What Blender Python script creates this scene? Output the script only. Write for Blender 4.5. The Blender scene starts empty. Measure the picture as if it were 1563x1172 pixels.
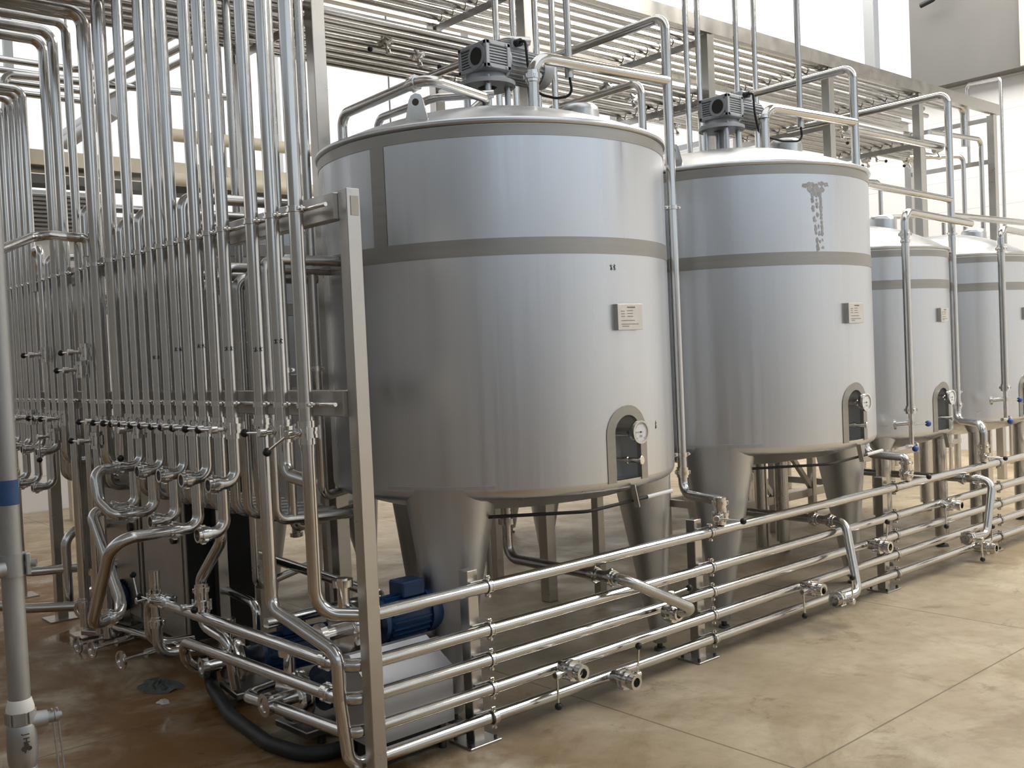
import bpy, bmesh, math, random
from mathutils import Vector, Matrix
random.seed(7)
PI = math.pi
SC = bpy.context.scene
COL = SC.collection
V = Vector

# ------------------------------------------------------------------ camera
FPX, YAW, PITCH, ROLL = 1525.75, -0.716655659, 1.54027781, -0.0447730567
CAM = V((0, 0, 1.65))
RM = Matrix.Rotation(YAW, 3, 'Z') @ Matrix.Rotation(PITCH, 3, 'X') @ Matrix.Rotation(ROLL, 3, 'Z')
cd = bpy.data.cameras.new('camera'); cam = bpy.data.objects.new('camera', cd); COL.objects.link(cam)
cam.matrix_world = Matrix.Translation(CAM) @ RM.to_4x4()
cd.sensor_width = 36.0; cd.lens = FPX / 1563 * 36.0; cd.clip_start = 0.05; cd.clip_end = 200
SC.camera = cam

def ray(px, py): return RM @ V((px - 781.5, 586 - py, -FPX))
def at_x(px, py, X): d = ray(px, py); return CAM + d * (X / d.x)
def at_y(px, py, Y): d = ray(px, py); return CAM + d * (Y / d.y)
def at_z(px, py, Z): d = ray(px, py); return CAM + d * ((Z - 1.65) / d.z)

# ------------------------------------------------------------------ materials
def mat(name, base=(.6, .6, .6), metal=0.0, rough=.5, aniso=0.0, streak=0.0, sscale=(40, 40, .6), spot=0.0, rvar=0.0, emit=None, bump=0.0):
    m = bpy.data.materials.new(name); m.use_nodes = True
    nt = m.node_tree; N = nt.nodes; L = nt.links; N.clear()
    out = N.new('ShaderNodeOutputMaterial')
    if emit:
        e = N.new('ShaderNodeEmission'); e.inputs[0].default_value = (*emit[0], 1); e.inputs[1].default_value = emit[1]
        L.new(e.outputs[0], out.inputs[0]); return m
    p = N.new('ShaderNodeBsdfPrincipled'); L.new(p.outputs[0], out.inputs[0])
    p.inputs['Base Color'].default_value = (*base, 1); p.inputs['Metallic'].default_value = metal; p.inputs['Roughness'].default_value = rough
    if aniso:
        p.inputs['Anisotropic'].default_value = aniso
        t = N.new('ShaderNodeTangent'); t.direction_type = 'RADIAL'; t.axis = 'Z'; L.new(t.outputs[0], p.inputs['Tangent'])
    if streak or rvar or bump:
        tc = N.new('ShaderNodeTexCoord'); mp = N.new('ShaderNodeMapping'); mp.inputs['Scale'].default_value = sscale
        L.new(tc.outputs['Object'], mp.inputs[0])
        nz = N.new('ShaderNodeTexNoise'); nz.inputs['Scale'].default_value = 1.0; nz.inputs['Detail'].default_value = 6; nz.inputs['Roughness'].default_value = .6
        L.new(mp.outputs[0], nz.inputs['Vector'])
        if streak:
            r = N.new('ShaderNodeMapRange'); r.inputs[1].default_value = .3; r.inputs[2].default_value = .7
            r.inputs[3].default_value = 1 - streak; r.inputs[4].default_value = 1 + streak * .4
            L.new(nz.outputs[0], r.inputs[0])
            mx = N.new('ShaderNodeMix'); mx.data_type = 'RGBA'; mx.blend_type = 'MULTIPLY'; mx.inputs[0].default_value = 1
            mx.inputs[6].default_value = (*base, 1); L.new(r.outputs[0], mx.inputs[7]); col = mx.outputs[2]
            if spot:
                n2 = N.new('ShaderNodeTexNoise'); n2.inputs['Scale'].default_value = 2.3; n2.inputs['Detail'].default_value = 5
                L.new(tc.outputs['Object'], n2.inputs['Vector'])
                r2 = N.new('ShaderNodeMapRange'); r2.inputs[1].default_value = .35; r2.inputs[2].default_value = .7; r2.inputs[3].default_value = 1; r2.inputs[4].default_value = 1 - spot
                L.new(n2.outputs[0], r2.inputs[0])
                m2 = N.new('ShaderNodeMix'); m2.data_type = 'RGBA'; m2.blend_type = 'MULTIPLY'; m2.inputs[0].default_value = 1
                L.new(col, m2.inputs[6]); L.new(r2.outputs[0], m2.inputs[7]); col = m2.outputs[2]
            L.new(col, p.inputs['Base Color'])
        if rvar:
            r = N.new('ShaderNodeMapRange'); r.inputs[1].default_value = .3; r.inputs[2].default_value = .7
            r.inputs[3].default_value = max(.03, rough - rvar); r.inputs[4].default_value = rough + rvar
            L.new(nz.outputs[0], r.inputs[0]); L.new(r.outputs[0], p.inputs['Roughness'])
        if bump:
            b = N.new('ShaderNodeBump'); b.inputs['Strength'].default_value = bump; b.inputs['Distance'].default_value = .01
            L.new(nz.outputs[0], b.inputs['Height']); L.new(b.outputs[0], p.inputs['Normal'])
    return m

M = {}
M['tank'] = mat('tank_steel', (.64, .665, .70), 1, .35, .3, .05, (16, 16, .3), .02, .09)
M['dome'] = mat('dome_steel', (.58, .60, .62), 1, .34, 0, .05, (9, 9, 9), 0, .06)
M['band'] = mat('ground_weld_steel', (.37, .36, .34), 1, .42, .2, .10, (3, 3, 40), 0, .06)
M['leg'] = mat('brushed_leg_steel', (.56, .57, .58), 1, .42, 0, .05, (30, 30, 1), 0, .06)
M['pipe'] = mat('polished_pipe_steel', (.62, .61, .59), 1, .17, 0, .05, (8, 8, 8), .03, .04)
M['pipe2'] = mat('dull_pipe_steel', (.55, .54, .52), 1, .24, 0, .06, (8, 8, 8), .04, .05)
M['frame'] = mat('square_tube_steel', (.54, .52, .49), 1, .32, 0, .05, (9, 9, 9), .03, .06)
M['bright'] = mat('bright_fitting_steel', (.72, .71, .69), 1, .14, 0, .06, (30, 30, 30), 0, .04)
M['cast'] = mat('grey_cast_metal', (.50, .53, .56), .15, .45, 0, .05, (20, 20, 20))
M['galv'] = mat('galvanised_steel', (.42, .43, .43), .85, .48, 0, .25, (18, 18, 3), .1, .08)
M['dark'] = mat('dark_inside_steel', (.10, .098, .09), 1, .45, 0, .1, (10, 10, 10))
M['black'] = mat('black_plastic', (.010, .010, .011), 0, .30)
M['rubber'] = mat('black_rubber', (.014, .014, .015), 0, .55)
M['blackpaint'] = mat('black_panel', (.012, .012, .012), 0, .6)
M['bluecap'] = mat('blue_plastic', (.05, .11, .42), 0, .35)
M['bluemotor'] = mat('blue_motor_paint', (.013, .05, .14), 0, .38, 0, .2, (12, 12, 12))
M['white'] = mat('white_dial', (.85, .86, .87), 0, .35)
M['ink'] = mat('black_ink', (.02, .02, .02), 0, .6)
M['greyink'] = mat('grey_engraving', (.16, .155, .15), .2, .6)
M['plate'] = mat('nameplate_aluminium', (.66, .64, .61), .8, .42, 0, .08, (20, 20, 20))
M['bluetape'] = mat('blue_tape', (.025, .075, .20), 0, .55, 0, .2, (30, 30, 30))
M['whitetape'] = mat('white_thread_tape', (.72, .71, .68), 0, .7)
M['sticker'] = mat('sticker_paper', (.50, .48, .43), 0, .7)
M['cabinet'] = mat('cabinet_steel', (.50, .47, .42), .75, .42, 0, .08, (6, 6, 6))
M['boxsteel'] = mat('pale_box_steel', (.60, .61, .63), .75, .45, 0, .05, (5, 5, 5))
M['rag'] = mat('grey_rag', (.11, .12, .11), 0, .9, 0, .3, (30, 30, 30))
M['paper'] = mat('crumpled_paper', (.62, .62, .60), 0, .8)
M['whitewall'] = mat('white_sandwich_panel', (.74, .78, .84), 0, .55, 0, .04, (.4, .4, .4))
M['greywall'] = mat('grey_upper_panel', (.155, .155, .15), 0, .6, 0, .14, (.7, .7, .5))
M['ceiling'] = mat('ceiling_white', (.70, .71, .72), 0, .7, 0, .03, (.5, .5, .5))
M['mullion'] = mat('aluminium_mullion', (.42, .44, .46), .5, .4, 0, .05, (3, 3, 3))
M['mulliondark'] = mat('mullion_gasket', (.22, .20, .18), .2, .5)
M['beige'] = mat('beige_painted_steel', (.70, .63, .50), 0, .55, 0, .1, (4, 4, 4))
M['daylight'] = mat('daylit_glass', emit=((1.0, 1.0, 1.0), 1.08))
M['daycool'] = mat('daylit_glass_cool', emit=((.80, .90, 1.0), 1.1))
M['daywarm'] = mat('daylit_glass_warm', emit=((1.0, .94, .85), 1.0))
M['daydim'] = mat('dim_daylit_glass', emit=((.80, .90, 1.0), .6))
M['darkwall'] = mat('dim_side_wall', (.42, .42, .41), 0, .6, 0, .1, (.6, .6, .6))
M['tube'] = mat('lamp_diffuser', emit=((1.0, .95, .86), 6.0))

def floor_material():
    m = bpy.data.materials.new('stained_concrete'); m.use_nodes = True
    nt = m.node_tree; N = nt.nodes; L = nt.links; p = N['Principled BSDF']
    g = N.new('ShaderNodeNewGeometry'); sx = N.new('ShaderNodeSeparateXYZ'); L.new(g.outputs['Position'], sx.inputs[0])
    def noise(scale, detail=6, rough=.6, dist=0.0, w=0):
        n = N.new('ShaderNodeTexNoise'); n.inputs['Scale'].default_value = scale; n.inputs['Detail'].default_value = detail
        n.inputs['Roughness'].default_value = rough; n.inputs['Distortion'].default_value = dist
        a = N.new('ShaderNodeVectorMath'); a.inputs[1].default_value = (w, w * 2, 0); L.new(g.outputs['Position'], a.inputs[0]); L.new(a.outputs[0], n.inputs['Vector']); return n.outputs[0]
    def mr(src, a, b, c, d):
        r = N.new('ShaderNodeMapRange'); r.inputs[1].default_value = a; r.inputs[2].default_value = b; r.inputs[3].default_value = c; r.inputs[4].default_value = d
        r.interpolation_type = 'SMOOTHSTEP'; L.new(src, r.inputs[0]); return r.outputs[0]
    def math_(op, a, b):
        k = N.new('ShaderNodeMath'); k.operation = op
        for i, v in enumerate((a, b)):
            if isinstance(v, (int, float)): k.inputs[i].default_value = v
            else: L.new(v, k.inputs[i])
        return k.outputs[0]
    def mix(f, a, b, mode='MIX'):
        k = N.new('ShaderNodeMix'); k.data_type = 'RGBA'; k.blend_type = mode
        if isinstance(f, (int, float)): k.inputs[0].default_value = f
        else: L.new(f, k.inputs[0])
        for i, v in ((6, a), (7, b)):
            if isinstance(v, tuple): k.inputs[i].default_value = (*v, 1)
            else: L.new(v, k.inputs[i])
        return k.outputs[2]
    base = mix(mr(noise(1.1, 8, .65, .4), .35, .68, 0, 1), (.64, .55, .40), (.52, .43, .30))
    base = mix(mr(noise(9, 8, .7), .40, .75, 0, .5), base, (.36, .28, .18))
    base = mix(math_('MULTIPLY', mr(noise(.75, 9, .7, .9, 5.5), .50, .62, 0, 1), .55), base, (.30, .215, .115))
    base = mix(math_('MULTIPLY', mr(noise(3.4, 9, .75, .5, 2.7), .56, .66, 0, 1), .5), base, (.22, .155, .085))
    # rust coloured wet stains: heavy around the pipe rack end of the hall, thin along the rails
    region = mr(sx.outputs['X'], 2.0, 3.4, 1.0, .22)
    st = math_('MULTIPLY', mr(noise(1.6, 7, .62, .6, 3.1), .30, .56, 0, 1), region)
    base = mix(st, base, (.20, .096, .022))
    puddle = math_('MULTIPLY', mr(noise(1.3, 5, .55, .4, 8.3), .50, .62, 0, 1), region)
    # expansion joints
    def joint(src, off, step, w):
        a = math_('ADD', src, -off + step * 20.5)
        f = math_('ABSOLUTE', math_('SUBTRACT', math_('MODULO', a, step), step / 2), 0)
        return mr(f, 0, w, 1, 0)
    j = math_('MAXIMUM', joint(sx.outputs['X'], 3.28, 2.42, .008), joint(sx.outputs['Y'], 2.18, 2.42, .008))
    base = mix(math_('MULTIPLY', j, .8), base, (.10, .075, .05))
    L.new(base, p.inputs['Base Color'])
    ro = math_('ADD', mr(noise(2.5, 6, .6, 0, 2), .35, .65, .38, .62), math_('MULTIPLY', puddle, -.42))
    L.new(math_('MAXIMUM', ro, .05), p.inputs['Roughness'])
    p.inputs['Specular IOR Level'].default_value = .5
    b = N.new('ShaderNodeBump'); b.inputs['Strength'].default_value = .25; b.inputs['Distance'].default_value = .004
    L.new(math_('MULTIPLY', noise(14, 8, .65), math_('SUBTRACT', 1, puddle)), b.inputs['Height']); L.new(b.outputs[0], p.inputs['Normal'])
    return m
M['floor'] = floor_material()

def lined_panel():
    m = bpy.data.materials.new('daylit_white_cladding'); m.use_nodes = True
    nt = m.node_tree; N = nt.nodes; L = nt.links; p = N['Principled BSDF']
    g = N.new('ShaderNodeNewGeometry'); sx = N.new('ShaderNodeSeparateXYZ'); L.new(g.outputs['Position'], sx.inputs[0])
    mo = N.new('ShaderNodeMath'); mo.operation = 'MODULO'; mo.inputs[1].default_value = .42; L.new(sx.outputs['Z'], mo.inputs[0])
    lt = N.new('ShaderNodeMath'); lt.operation = 'LESS_THAN'; lt.inputs[1].default_value = .012; L.new(mo.outputs[0], lt.inputs[0])
    mx = N.new('ShaderNodeMix'); mx.data_type = 'RGBA'; mx.inputs[6].default_value = (.82, .83, .85, 1); mx.inputs[7].default_value = (.66, .67, .69, 1)
    L.new(lt.outputs[0], mx.inputs[0]); L.new(mx.outputs[2], p.inputs['Base Color']); p.inputs['Roughness'].default_value = .5
    return m
M['cladding'] = lined_panel()

# ------------------------------------------------------------------ mesh builder
class B:
    def __init__(s): s.bm = bmesh.new()
    def _f(s, vs, smooth=False):
        try:
            f = s.bm.faces.new(vs); f.smooth = smooth; return f
        except ValueError: return None
    def frame(s, d):
        d = d.normalized(); u = V((0, 0, 1)) if abs(d.z) < .95 else V((1, 0, 0))
        a = d.cross(u).normalized(); return a, a.cross(d).normalized()
    def tube(s, pts, r, bend=None, seg=16, caps=True, hollow=0.0):
        pts = [V(p) for p in pts]; bend = r * 2.6 if bend is None else bend
        path = [pts[0]]
        for i in range(1, len(pts) - 1):
            a, b, c = pts[i - 1], pts[i], pts[i + 1]
            u, w = (a - b), (c - b); la, lc = u.length, w.length; u.normalize(); w.normalize()
            ang = u.angle(w)
            if ang > PI - .02: path.append(b); continue
            t = min(bend / math.tan(ang / 2), la * .49, lc * .49); rad = t * math.tan(ang / 2)
            bis = (u + w).normalized(); cen = b + bis * (rad / math.sin(ang / 2))
            p0, p1 = b + u * t, b + w * t; v0, v1 = p0 - cen, p1 - cen
            tot = v0.angle(v1); n = max(4, int(tot / .16)); ax = v0.cross(v1).normalized()
            for k in range(n + 1): path.append(cen + Matrix.Rotation(tot * k / n, 3, ax) @ v0)
        path.append(pts[-1])
        q = [path[0]]
        for p in path[1:]:
            if (p - q[-1]).length > 1e-5: q.append(p)
        path = q
        d0 = (path[1] - path[0]).normalized(); a, b = s.frame(d0); rings = []
        for i, p in enumerate(path):
            if i == 0: d = d0
            elif i == len(path) - 1: d = (path[i] - path[i - 1]).normalized()
            else: d = ((path[i + 1] - p).normalized() + (p - path[i - 1]).normalized()).normalized()
            a = (a - d * a.dot(d)).normalized(); b = d.cross(a)
            rr = r
            rings.append([s.bm.verts.new(p + (a * math.cos(2 * PI * k / seg) + b * math.sin(2 * PI * k / seg)) * rr) for k in range(seg)])
        for i in range(len(rings) - 1):
            for k in range(seg):
                s._f((rings[i][k], rings[i][(k + 1) % seg], rings[i + 1][(k + 1) % seg], rings[i + 1][k]), True)
        if caps:
            for R_, rev in ((rings[0], True), (rings[-1], False)):
                vs = [s.bm.verts.new(v.co) for v in R_]; s._f(vs[::-1] if rev else vs)
        return s
    def lathe(s, profs, loc=(0, 0, 0), axis=(0, 0, 1), seg=32, arc=None):
        """profs: list of polylines of (radius, height); each polyline is smooth, its ends are sharp"""
        loc = V(loc); d = V(axis).normalized()
        if abs(d.z) > .999: a, b = V((1, 0, 0)), V((0, d.z, 0))
        else: a, b = s.frame(d); b = d.cross(a)
        if profs and not isinstance(profs[0][0], (tuple, list)): profs = [profs]
        for pr in profs:
            rings = []
            for (r, h) in pr:
                if r < 1e-6: rings.append([s.bm.verts.new(loc + d * h)])
                else: rings.append([s.bm.verts.new(loc + d * h + (a * math.cos(2 * PI * k / seg) + b * math.sin(2 * PI * k / seg)) * r) for k in range(seg)])
            for i in range(len(rings) - 1):
                A, C = rings[i], rings[i + 1]
                for k in range(seg):
                    k2 = (k + 1) % seg
                    if len(A) == 1 and len(C) == 1: continue
                    if len(A) == 1: s._f((A[0], C[k2], C[k]), True)
                    elif len(C) == 1: s._f((A[k], A[k2], C[0]), True)
                    else: s._f((A[k], A[k2], C[k2], C[k]), True)
        return s
    def cyl(s, p0, p1, r0, r1=None, seg=16, bev=0.0):
        p0, p1 = V(p0), V(p1); r1 = r0 if r1 is None else r1; L_ = (p1 - p0).length
        if bev > 0:
            pr = [[(0, 0), (r0 - bev, 0)], [(r0 - bev, 0), (r0, bev)], [(r0, bev), (r1, L_ - bev)], [(r1, L_ - bev), (r1 - bev, L_)], [(r1 - bev, L_), (0, L_)]]
        else: pr = [[(0, 0), (r0, 0)], [(r0, 0), (r1, L_)], [(r1, L_), (0, L_)]]
        return s.lathe(pr, p0, p1 - p0, seg)
    def ring(s, p, ax, R_, r, w, seg=20):
        p = V(p); ax = V(ax).normalized()
        return s.lathe([[(r, -w / 2), (R_, -w / 2)], [(R_, -w / 2), (R_, w / 2)], [(R_, w / 2), (r, w / 2)], [(r, w / 2), (r, -w / 2)]], p, ax, seg)
    def sphere(s, p, r, seg=14, sq=(1, 1, 1)):
        n = seg // 2; pr = [(max(0.0, r * math.sin(PI * i / n)), -r * math.cos(PI * i / n)) for i in range(n + 1)]
        pr[0] = (0, -r); pr[-1] = (0, r); k0 = len(s.bm.verts); s.lathe([pr], p, (0, 0, 1), seg)
        if sq != (1, 1, 1):
            s.bm.verts.ensure_lookup_table(); p = V(p)
            for v in s.bm.verts[k0:]: v.co = p + V(((v.co.x - p.x) * sq[0], (v.co.y - p.y) * sq[1], (v.co.z - p.z) * sq[2]))
        return s
    def box(s, c, size, mtx=None, bev=0.0):
        c = V(c); h = V(size) / 2; mtx = mtx or Matrix.Identity(3)
        tmp = bmesh.new(); bmesh.ops.create_cube(tmp, size=1)
        for v in tmp.verts: v.co = V((v.co.x * size[0], v.co.y * size[1], v.co.z * size[2]))
        if bev > 0: bmesh.ops.bevel(tmp, geom=list(tmp.edges), offset=bev, segments=1, affect='EDGES')
        mp = {v: s.bm.verts.new(c + mtx @ v.co) for v in tmp.verts}
        for f in tmp.faces: s._f([mp[v] for v in f.verts])
        tmp.free(); return s
    def bar(s, p0, p1, w, h, up=(0, 0, 1), bev=0.0):
        p0, p1 = V(p0), V(p1); x = (p1 - p0).normalized(); u = V(up); y = u.cross(x).normalized(); z = x.cross(y)
        return s.box((p0 + p1) / 2, ((p1 - p0).length, w, h), Matrix((x, y, z)).transposed(), bev)
    def poly(s, pts, th):
        """flat outline pts (3d) given thickness vector th"""
        a = [s.bm.verts.new(V(p)) for p in pts]; b = [s.bm.verts.new(V(p) + V(th)) for p in pts]
        s._f(a[::-1]); s._f(b); n = len(a)
        for i in range(n): s._f((a[i], a[(i + 1) % n], b[(i + 1) % n], b[i]))
        return s
    def mesh(s, name, m, org=(0, 0, 0), fix=True):
        org = V(org)
        if fix: bmesh.ops.recalc_face_normals(s.bm, faces=list(s.bm.faces))
        for v in s.bm.verts: v.co -= org
        me = bpy.data.meshes.new(name); s.bm.to_mesh(me); s.bm.free(); me.materials.append(m); return me

def tag(o, label, cat=None, group=None, kind=None):
    if label: o['label'] = label
    if cat: o['category'] = cat
    if group: o['group'] = group
    if kind: o['kind'] = kind
    return o
def thing(name, label, cat, loc, group=None, rot=None):
    o = bpy.data.objects.new(name, None); COL.objects.link(o); o.empty_display_size = .05
    o.location = V(loc)
    if rot is not None: o.matrix_world = Matrix.Translation(V(loc)) @ rot.to_4x4()
    return tag(o, label, cat, group)
def part(name, b, m, parent, org, label=None):
    """mesh part given in the same coordinates as its thing's origin `org`"""
    o = bpy.data.objects.new(name, b.mesh(name, M[m] if isinstance(m, str) else m, org)); COL.objects.link(o); o.parent = parent
    if label: o['label'] = label
    return o
def solo(name, b, m, label, cat, org, group=None):
    o = bpy.data.objects.new(name, b.mesh(name, M[m], org)); COL.objects.link(o); o.location = V(org); return tag(o, label, cat, group)
def struct(name, b, m, kind='structure', parent=None):
    o = bpy.data.objects.new(name, b.mesh(name, M[m])); COL.objects.link(o)
    if parent: o.parent = parent
    else: o['kind'] = kind
    return o
def inst(name, me, parent, loc, mtx, org):
    o = bpy.data.objects.new(name, me); COL.objects.link(o); o.parent = parent
    o.matrix_local = Matrix.Translation(V(loc) - V(org)) @ mtx.to_4x4(); return o
def basis(x, y, z): return Matrix((V(x).normalized(), V(y).normalized(), V(z).normalized())).transposed()
def axes(z, x):
    z = V(z).normalized(); x = V(x); x = (x - z * x.dot(z)).normalized(); return basis(x, z.cross(x), z)

# ------------------------------------------------------------------ shared fittings
_cl = {}
def clamp_mesh(r):
    k = round(r, 4)
    if k not in _cl:
        b = B(); b.ring((0, 0, 0), (0, 0, 1), r * 1.16, r * .98, .022, 18)
        b.ring((0, 0, .009), (0, 0, 1), r * 1.24, r * .98, .004, 18).ring((0, 0, -.009), (0, 0, 1), r * 1.24, r * .98, .004, 18)
        for sx in (1, -1):
            b.box((sx * r * 1.45, 0, 0), (r * .6, .010, .020), None, .002); b.cyl((sx * r * 1.5, -.014, 0), (sx * r * 1.5, .014, 0), .0065, seg=8)
        _cl[k] = b.mesh('pipe_clamp', M['bright'])
    return _cl[k]
_fe = {}
def ferrule_mesh(r):
    k = round(r, 4)
    if k not in _fe:
        b = B(); b.ring((0, 0, 0), (0, 0, 1), r * 1.42, r * .9, .026, 22).ring((0, 0, .02), (0, 0, 1), r * 1.22, r * .9, .016, 22).ring((0, 0, -.02), (0, 0, 1), r * 1.22, r * .9, .016, 22)
        for k2 in range(6):
            a = k2 * PI / 3; b.box((r * 1.42 * math.cos(a), r * 1.42 * math.sin(a), 0), (.010, .010, .02), Matrix.Rotation(a, 3, 'Z'), .002)
        _fe[k] = b.mesh('pipe_union', M['bright'])
    return _fe[k]
_va = {}
def valve_meshes(r):
    k = round(r, 4)
    if k not in _va:
        b = B(); R_ = r * 1.75
        b.ring((0, 0, .013), (0, 0, 1), R_, r * .8, .014, 24).ring((0, 0, -.013), (0, 0, 1), R_, r * .8, .014, 24).ring((0, 0, 0), (0, 0, 1), R_ * .93, r * .8, .014, 24)
        b.ring((0, 0, .032), (0, 0, 1), r * 1.25, r * .8, .026, 22).ring((0, 0, -.032), (0, 0, 1), r * 1.25, r * .8, .026, 22)
        for i in range(4):
            a = PI / 4 + i * PI / 2; b.cyl((R_ * .98 * math.cos(a), R_ * .98 * math.sin(a), -.026), (R_ * .98 * math.cos(a), R_ * .98 * math.sin(a), .026), .006, seg=8)
        body = b.mesh('valve_body', M['bright'])
        b = B(); b.cyl((R_ * .9, 0, 0), (R_ + .035, 0, 0), .010, seg=12).cyl((R_ + .028, 0, 0), (R_ + .058, 0, 0), .017, seg=16, bev=.003)
        stem = b.mesh('valve_stem', M['bright'])
        b = B(); b.cyl((R_ + .044, .008, 0), (R_ + .050, .128, 0), .0052, seg=10); lev = b.mesh('valve_lever', M['bright'])
        b = B(); b.sphere((R_ + .050, .136, 0), .0175, 16); kn = b.mesh('lever_knob', M['black'])
        b = B(); b.sphere((R_ + .050, .136, 0), .0165, 16); kb = b.mesh('lever_knob', M['bluecap'])
        _va[k] = (body, stem, lev, kn, kb)
    return _va[k]
def valve(loc, stem, lever, r, label, group, blue=False, axis=None):
    s = V(stem).normalized(); l = V(lever); l = (l - s * l.dot(s)).normalized()
    ax = s.cross(l) if axis is None else V(axis).normalized(); ax = (ax - s * ax.dot(s)).normalized(); y = ax.cross(s)
    rot = basis(s, y, ax); turn = Matrix.Rotation(math.atan2(l.dot(ax), l.dot(y)), 4, 'X')
    o = thing('butterfly_valve', label, 'valve', loc, group, rot); m = valve_meshes(r)
    for nm, me in (('valve_body', m[0]), ('valve_stem', m[1]), ('lever', m[2]), ('knob', m[4] if blue else m[3])):
        c = bpy.data.objects.new(nm, me); COL.objects.link(c); c.parent = o
        if nm in ('lever', 'knob'): c.matrix_local = turn
        if nm == 'knob': c['label'] = 'blue ball knob' if blue else 'black ball knob'
    return o
def pipe(pts, r, label, group=None, m='pipe', bend=None, clamps=(), unions=(), name='process_pipe', cat='pipe', seg=16):
    b = B(); b.tube(pts, r, bend, seg); o = solo(name, b, m, label, cat, pts[0], group)
    for (p, ax, x) in clamps: inst('pipe_clamp', clamp_mesh(r), o, p, axes(ax, x), pts[0])
    for (p, ax) in unions: inst('pipe_union', ferrule_mesh(r), o, p, axes(ax, (0, 0, 1) if abs(V(ax).normalized().z) < .9 else (1, 0, 0)), pts[0])
    return o
ORD = ['first', 'second', 'third', 'fourth', 'fifth', 'sixth', 'seventh', 'eighth', 'ninth', 'tenth', 'eleventh', 'twelfth', 'thirteenth', 'fourteenth', 'fifteenth', 'sixteenth',
       'seventeenth', 'eighteenth', 'nineteenth', 'twentieth', 'twenty-first', 'twenty-second', 'twenty-third', 'twenty-fourth', 'twenty-fifth', 'twenty-sixth', 'twenty-seventh', 'twenty-eighth', 'twenty-ninth', 'thirtieth']
#@@NEXT

# ------------------------------------------------------------------ the hall
X0, X1, Y0, Y1, ZC = -7.0, 14.0, -8.0, 12.8, 8.0
def slab(name, lo, hi, m, parent=None):
    lo, hi = V(lo), V(hi); return struct(name, B().box((lo + hi) / 2, hi - lo), m, parent=parent)
slab('floor', (X0 - .3, Y0 - .3, -.2), (X1 + .3, Y1 + .3, 0), 'floor')
slab('ceiling', (X0 - .3, Y0 - .3, ZC), (X1 + .3, Y1 + .3, ZC + .2), 'ceiling')
slab('wall_back', (X0 - .2, Y1, 0), (X1 + .2, Y1 + .2, 3.5), 'cladding')
slab('wall_end', (X1, 4.3, 0), (X1 + .2, Y1 + .2, 5.08), 'cladding')
slab('wall_end_sill', (X1, Y0, 0), (X1 + .2, 4.3, .35), 'cladding')
window_end = (Y0, 4.3, .35, 5.08)
slab('wall_end_upper', (X1 - .25, Y0, 5.08), (X1 + .2, 6.91, ZC), 'greywall')
slab('wall_left', (X0 - .2, Y0, 0), (X0, Y1, 5.0), 'darkwall')
slab('wall_front', (-3.5, Y0 - .2, 0), (X1, Y0, 4.0), 'whitewall')
slab('wall_front_side', (X0, Y0 - .2, 0), (-3.5, Y0, 4.0), 'whitewall')
def window(name, axis, at, a0, a1, z0, z1, n, glass):
    """a glazed band: frame and mullions as one mesh, one pane mesh"""
    fb, gb = B(), B()
    def P(a, z, off): return V((a, at + off, z)) if axis == 'x' else V((at + off, a, z))
    def S(da, dd, dz): return (da, dd, dz) if axis == 'x' else (dd, da, dz)
    for i in range(n + 1):
        a = a0 + (a1 - a0) * i / n; fb.box(P(a, (z0 + z1) / 2, 0), S(.10, .16, z1 - z0))
    for z in (z0 + .05, z1 - .05): fb.box(P((a0 + a1) / 2, z, 0), S(a1 - a0, .16, .1))
    gb.box(P((a0 + a1) / 2, (z0 + z1) / 2, 0), S(a1 - a0 - .02, .03, z1 - z0 - .02))
    o = struct(name, fb, 'mullion'); struct('glass', gb, glass, parent=o); return o
window('window_1', 'x', Y1 + .1, X0, X1, 3.5, ZC, 6, 'daylight')
window('window_2', 'y', X1 + .1, 7.66, Y1 + .1, 5.08, ZC, 1, 'daylight')
window('window_3', 'y', X1 + .1, 6.93, 7.60, 5.08, ZC, 1, 'daylight')
window('window_4', 'y', X0 - .1, Y0, Y1, 5.0, ZC, 5, 'daydim')
window('window_5', 'x', Y0 - .1, X0, X1, 4.0, ZC, 6, 'daycool')
window('window_6', 'y', X1 + .1, Y0, 4.3, .35, 5.08, 5, 'daywarm')
struct('trim_1', B().box((X1 - .02, 7.62, 6.5), (.12, .16, 3.0)), 'mullion')
struct('trim_2', B().box((X1 - .28, 5.35, 6.6), (.05, .12, 3.04)), 'beige')
hook = B(); hook.tube([(X1 - .26, 6.72, 6.55), (X1 - .5, 6.6, 6.55), (X1 - .5, 6.35, 6.42), (X1 - .5, 6.42, 6.2), (X1 - .5, 6.62, 6.16)], .035, .08, 10)
solo('hanging_hose', hook, 'rubber', 'dark hooked hose end fixed on the grey panel high up', 'hose', (X1 - .26, 6.72, 6.55))

def area(name, loc, size, energy, color, rot):
    l = bpy.data.lights.new(name, 'AREA'); l.shape = 'RECTANGLE'; l.size, l.size_y = size; l.energy = energy; l.color = color
    o = bpy.data.objects.new(name, l); COL.objects.link(o); o.location = loc; o.rotation_euler = rot; return o
area('ceiling_fill_end', (11.0, 2.0, ZC - .05), (4.5, 14), 1350, (1, .955, .88), (0, 0, 0))  # added area light under the ceiling, brightens the end wall and floor
area('ceiling_fill_middle', (4.0, 1.0, ZC - .05), (4, 14), 220, (.94, .97, 1), (0, 0, 0))  # second added ceiling fill, cooler, out of view
w = bpy.data.worlds.new('world'); SC.world = w; w.use_nodes = True
w.node_tree.nodes['Background'].inputs[0].default_value = (.85, .92, 1, 1); w.node_tree.nodes['Background'].inputs[1].default_value = .3
SC.view_settings.view_transform = 'Standard'; SC.view_settings.look = 'None'; SC.view_settings.gamma = 1.0; SC.view_settings.exposure = 0.0
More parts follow.
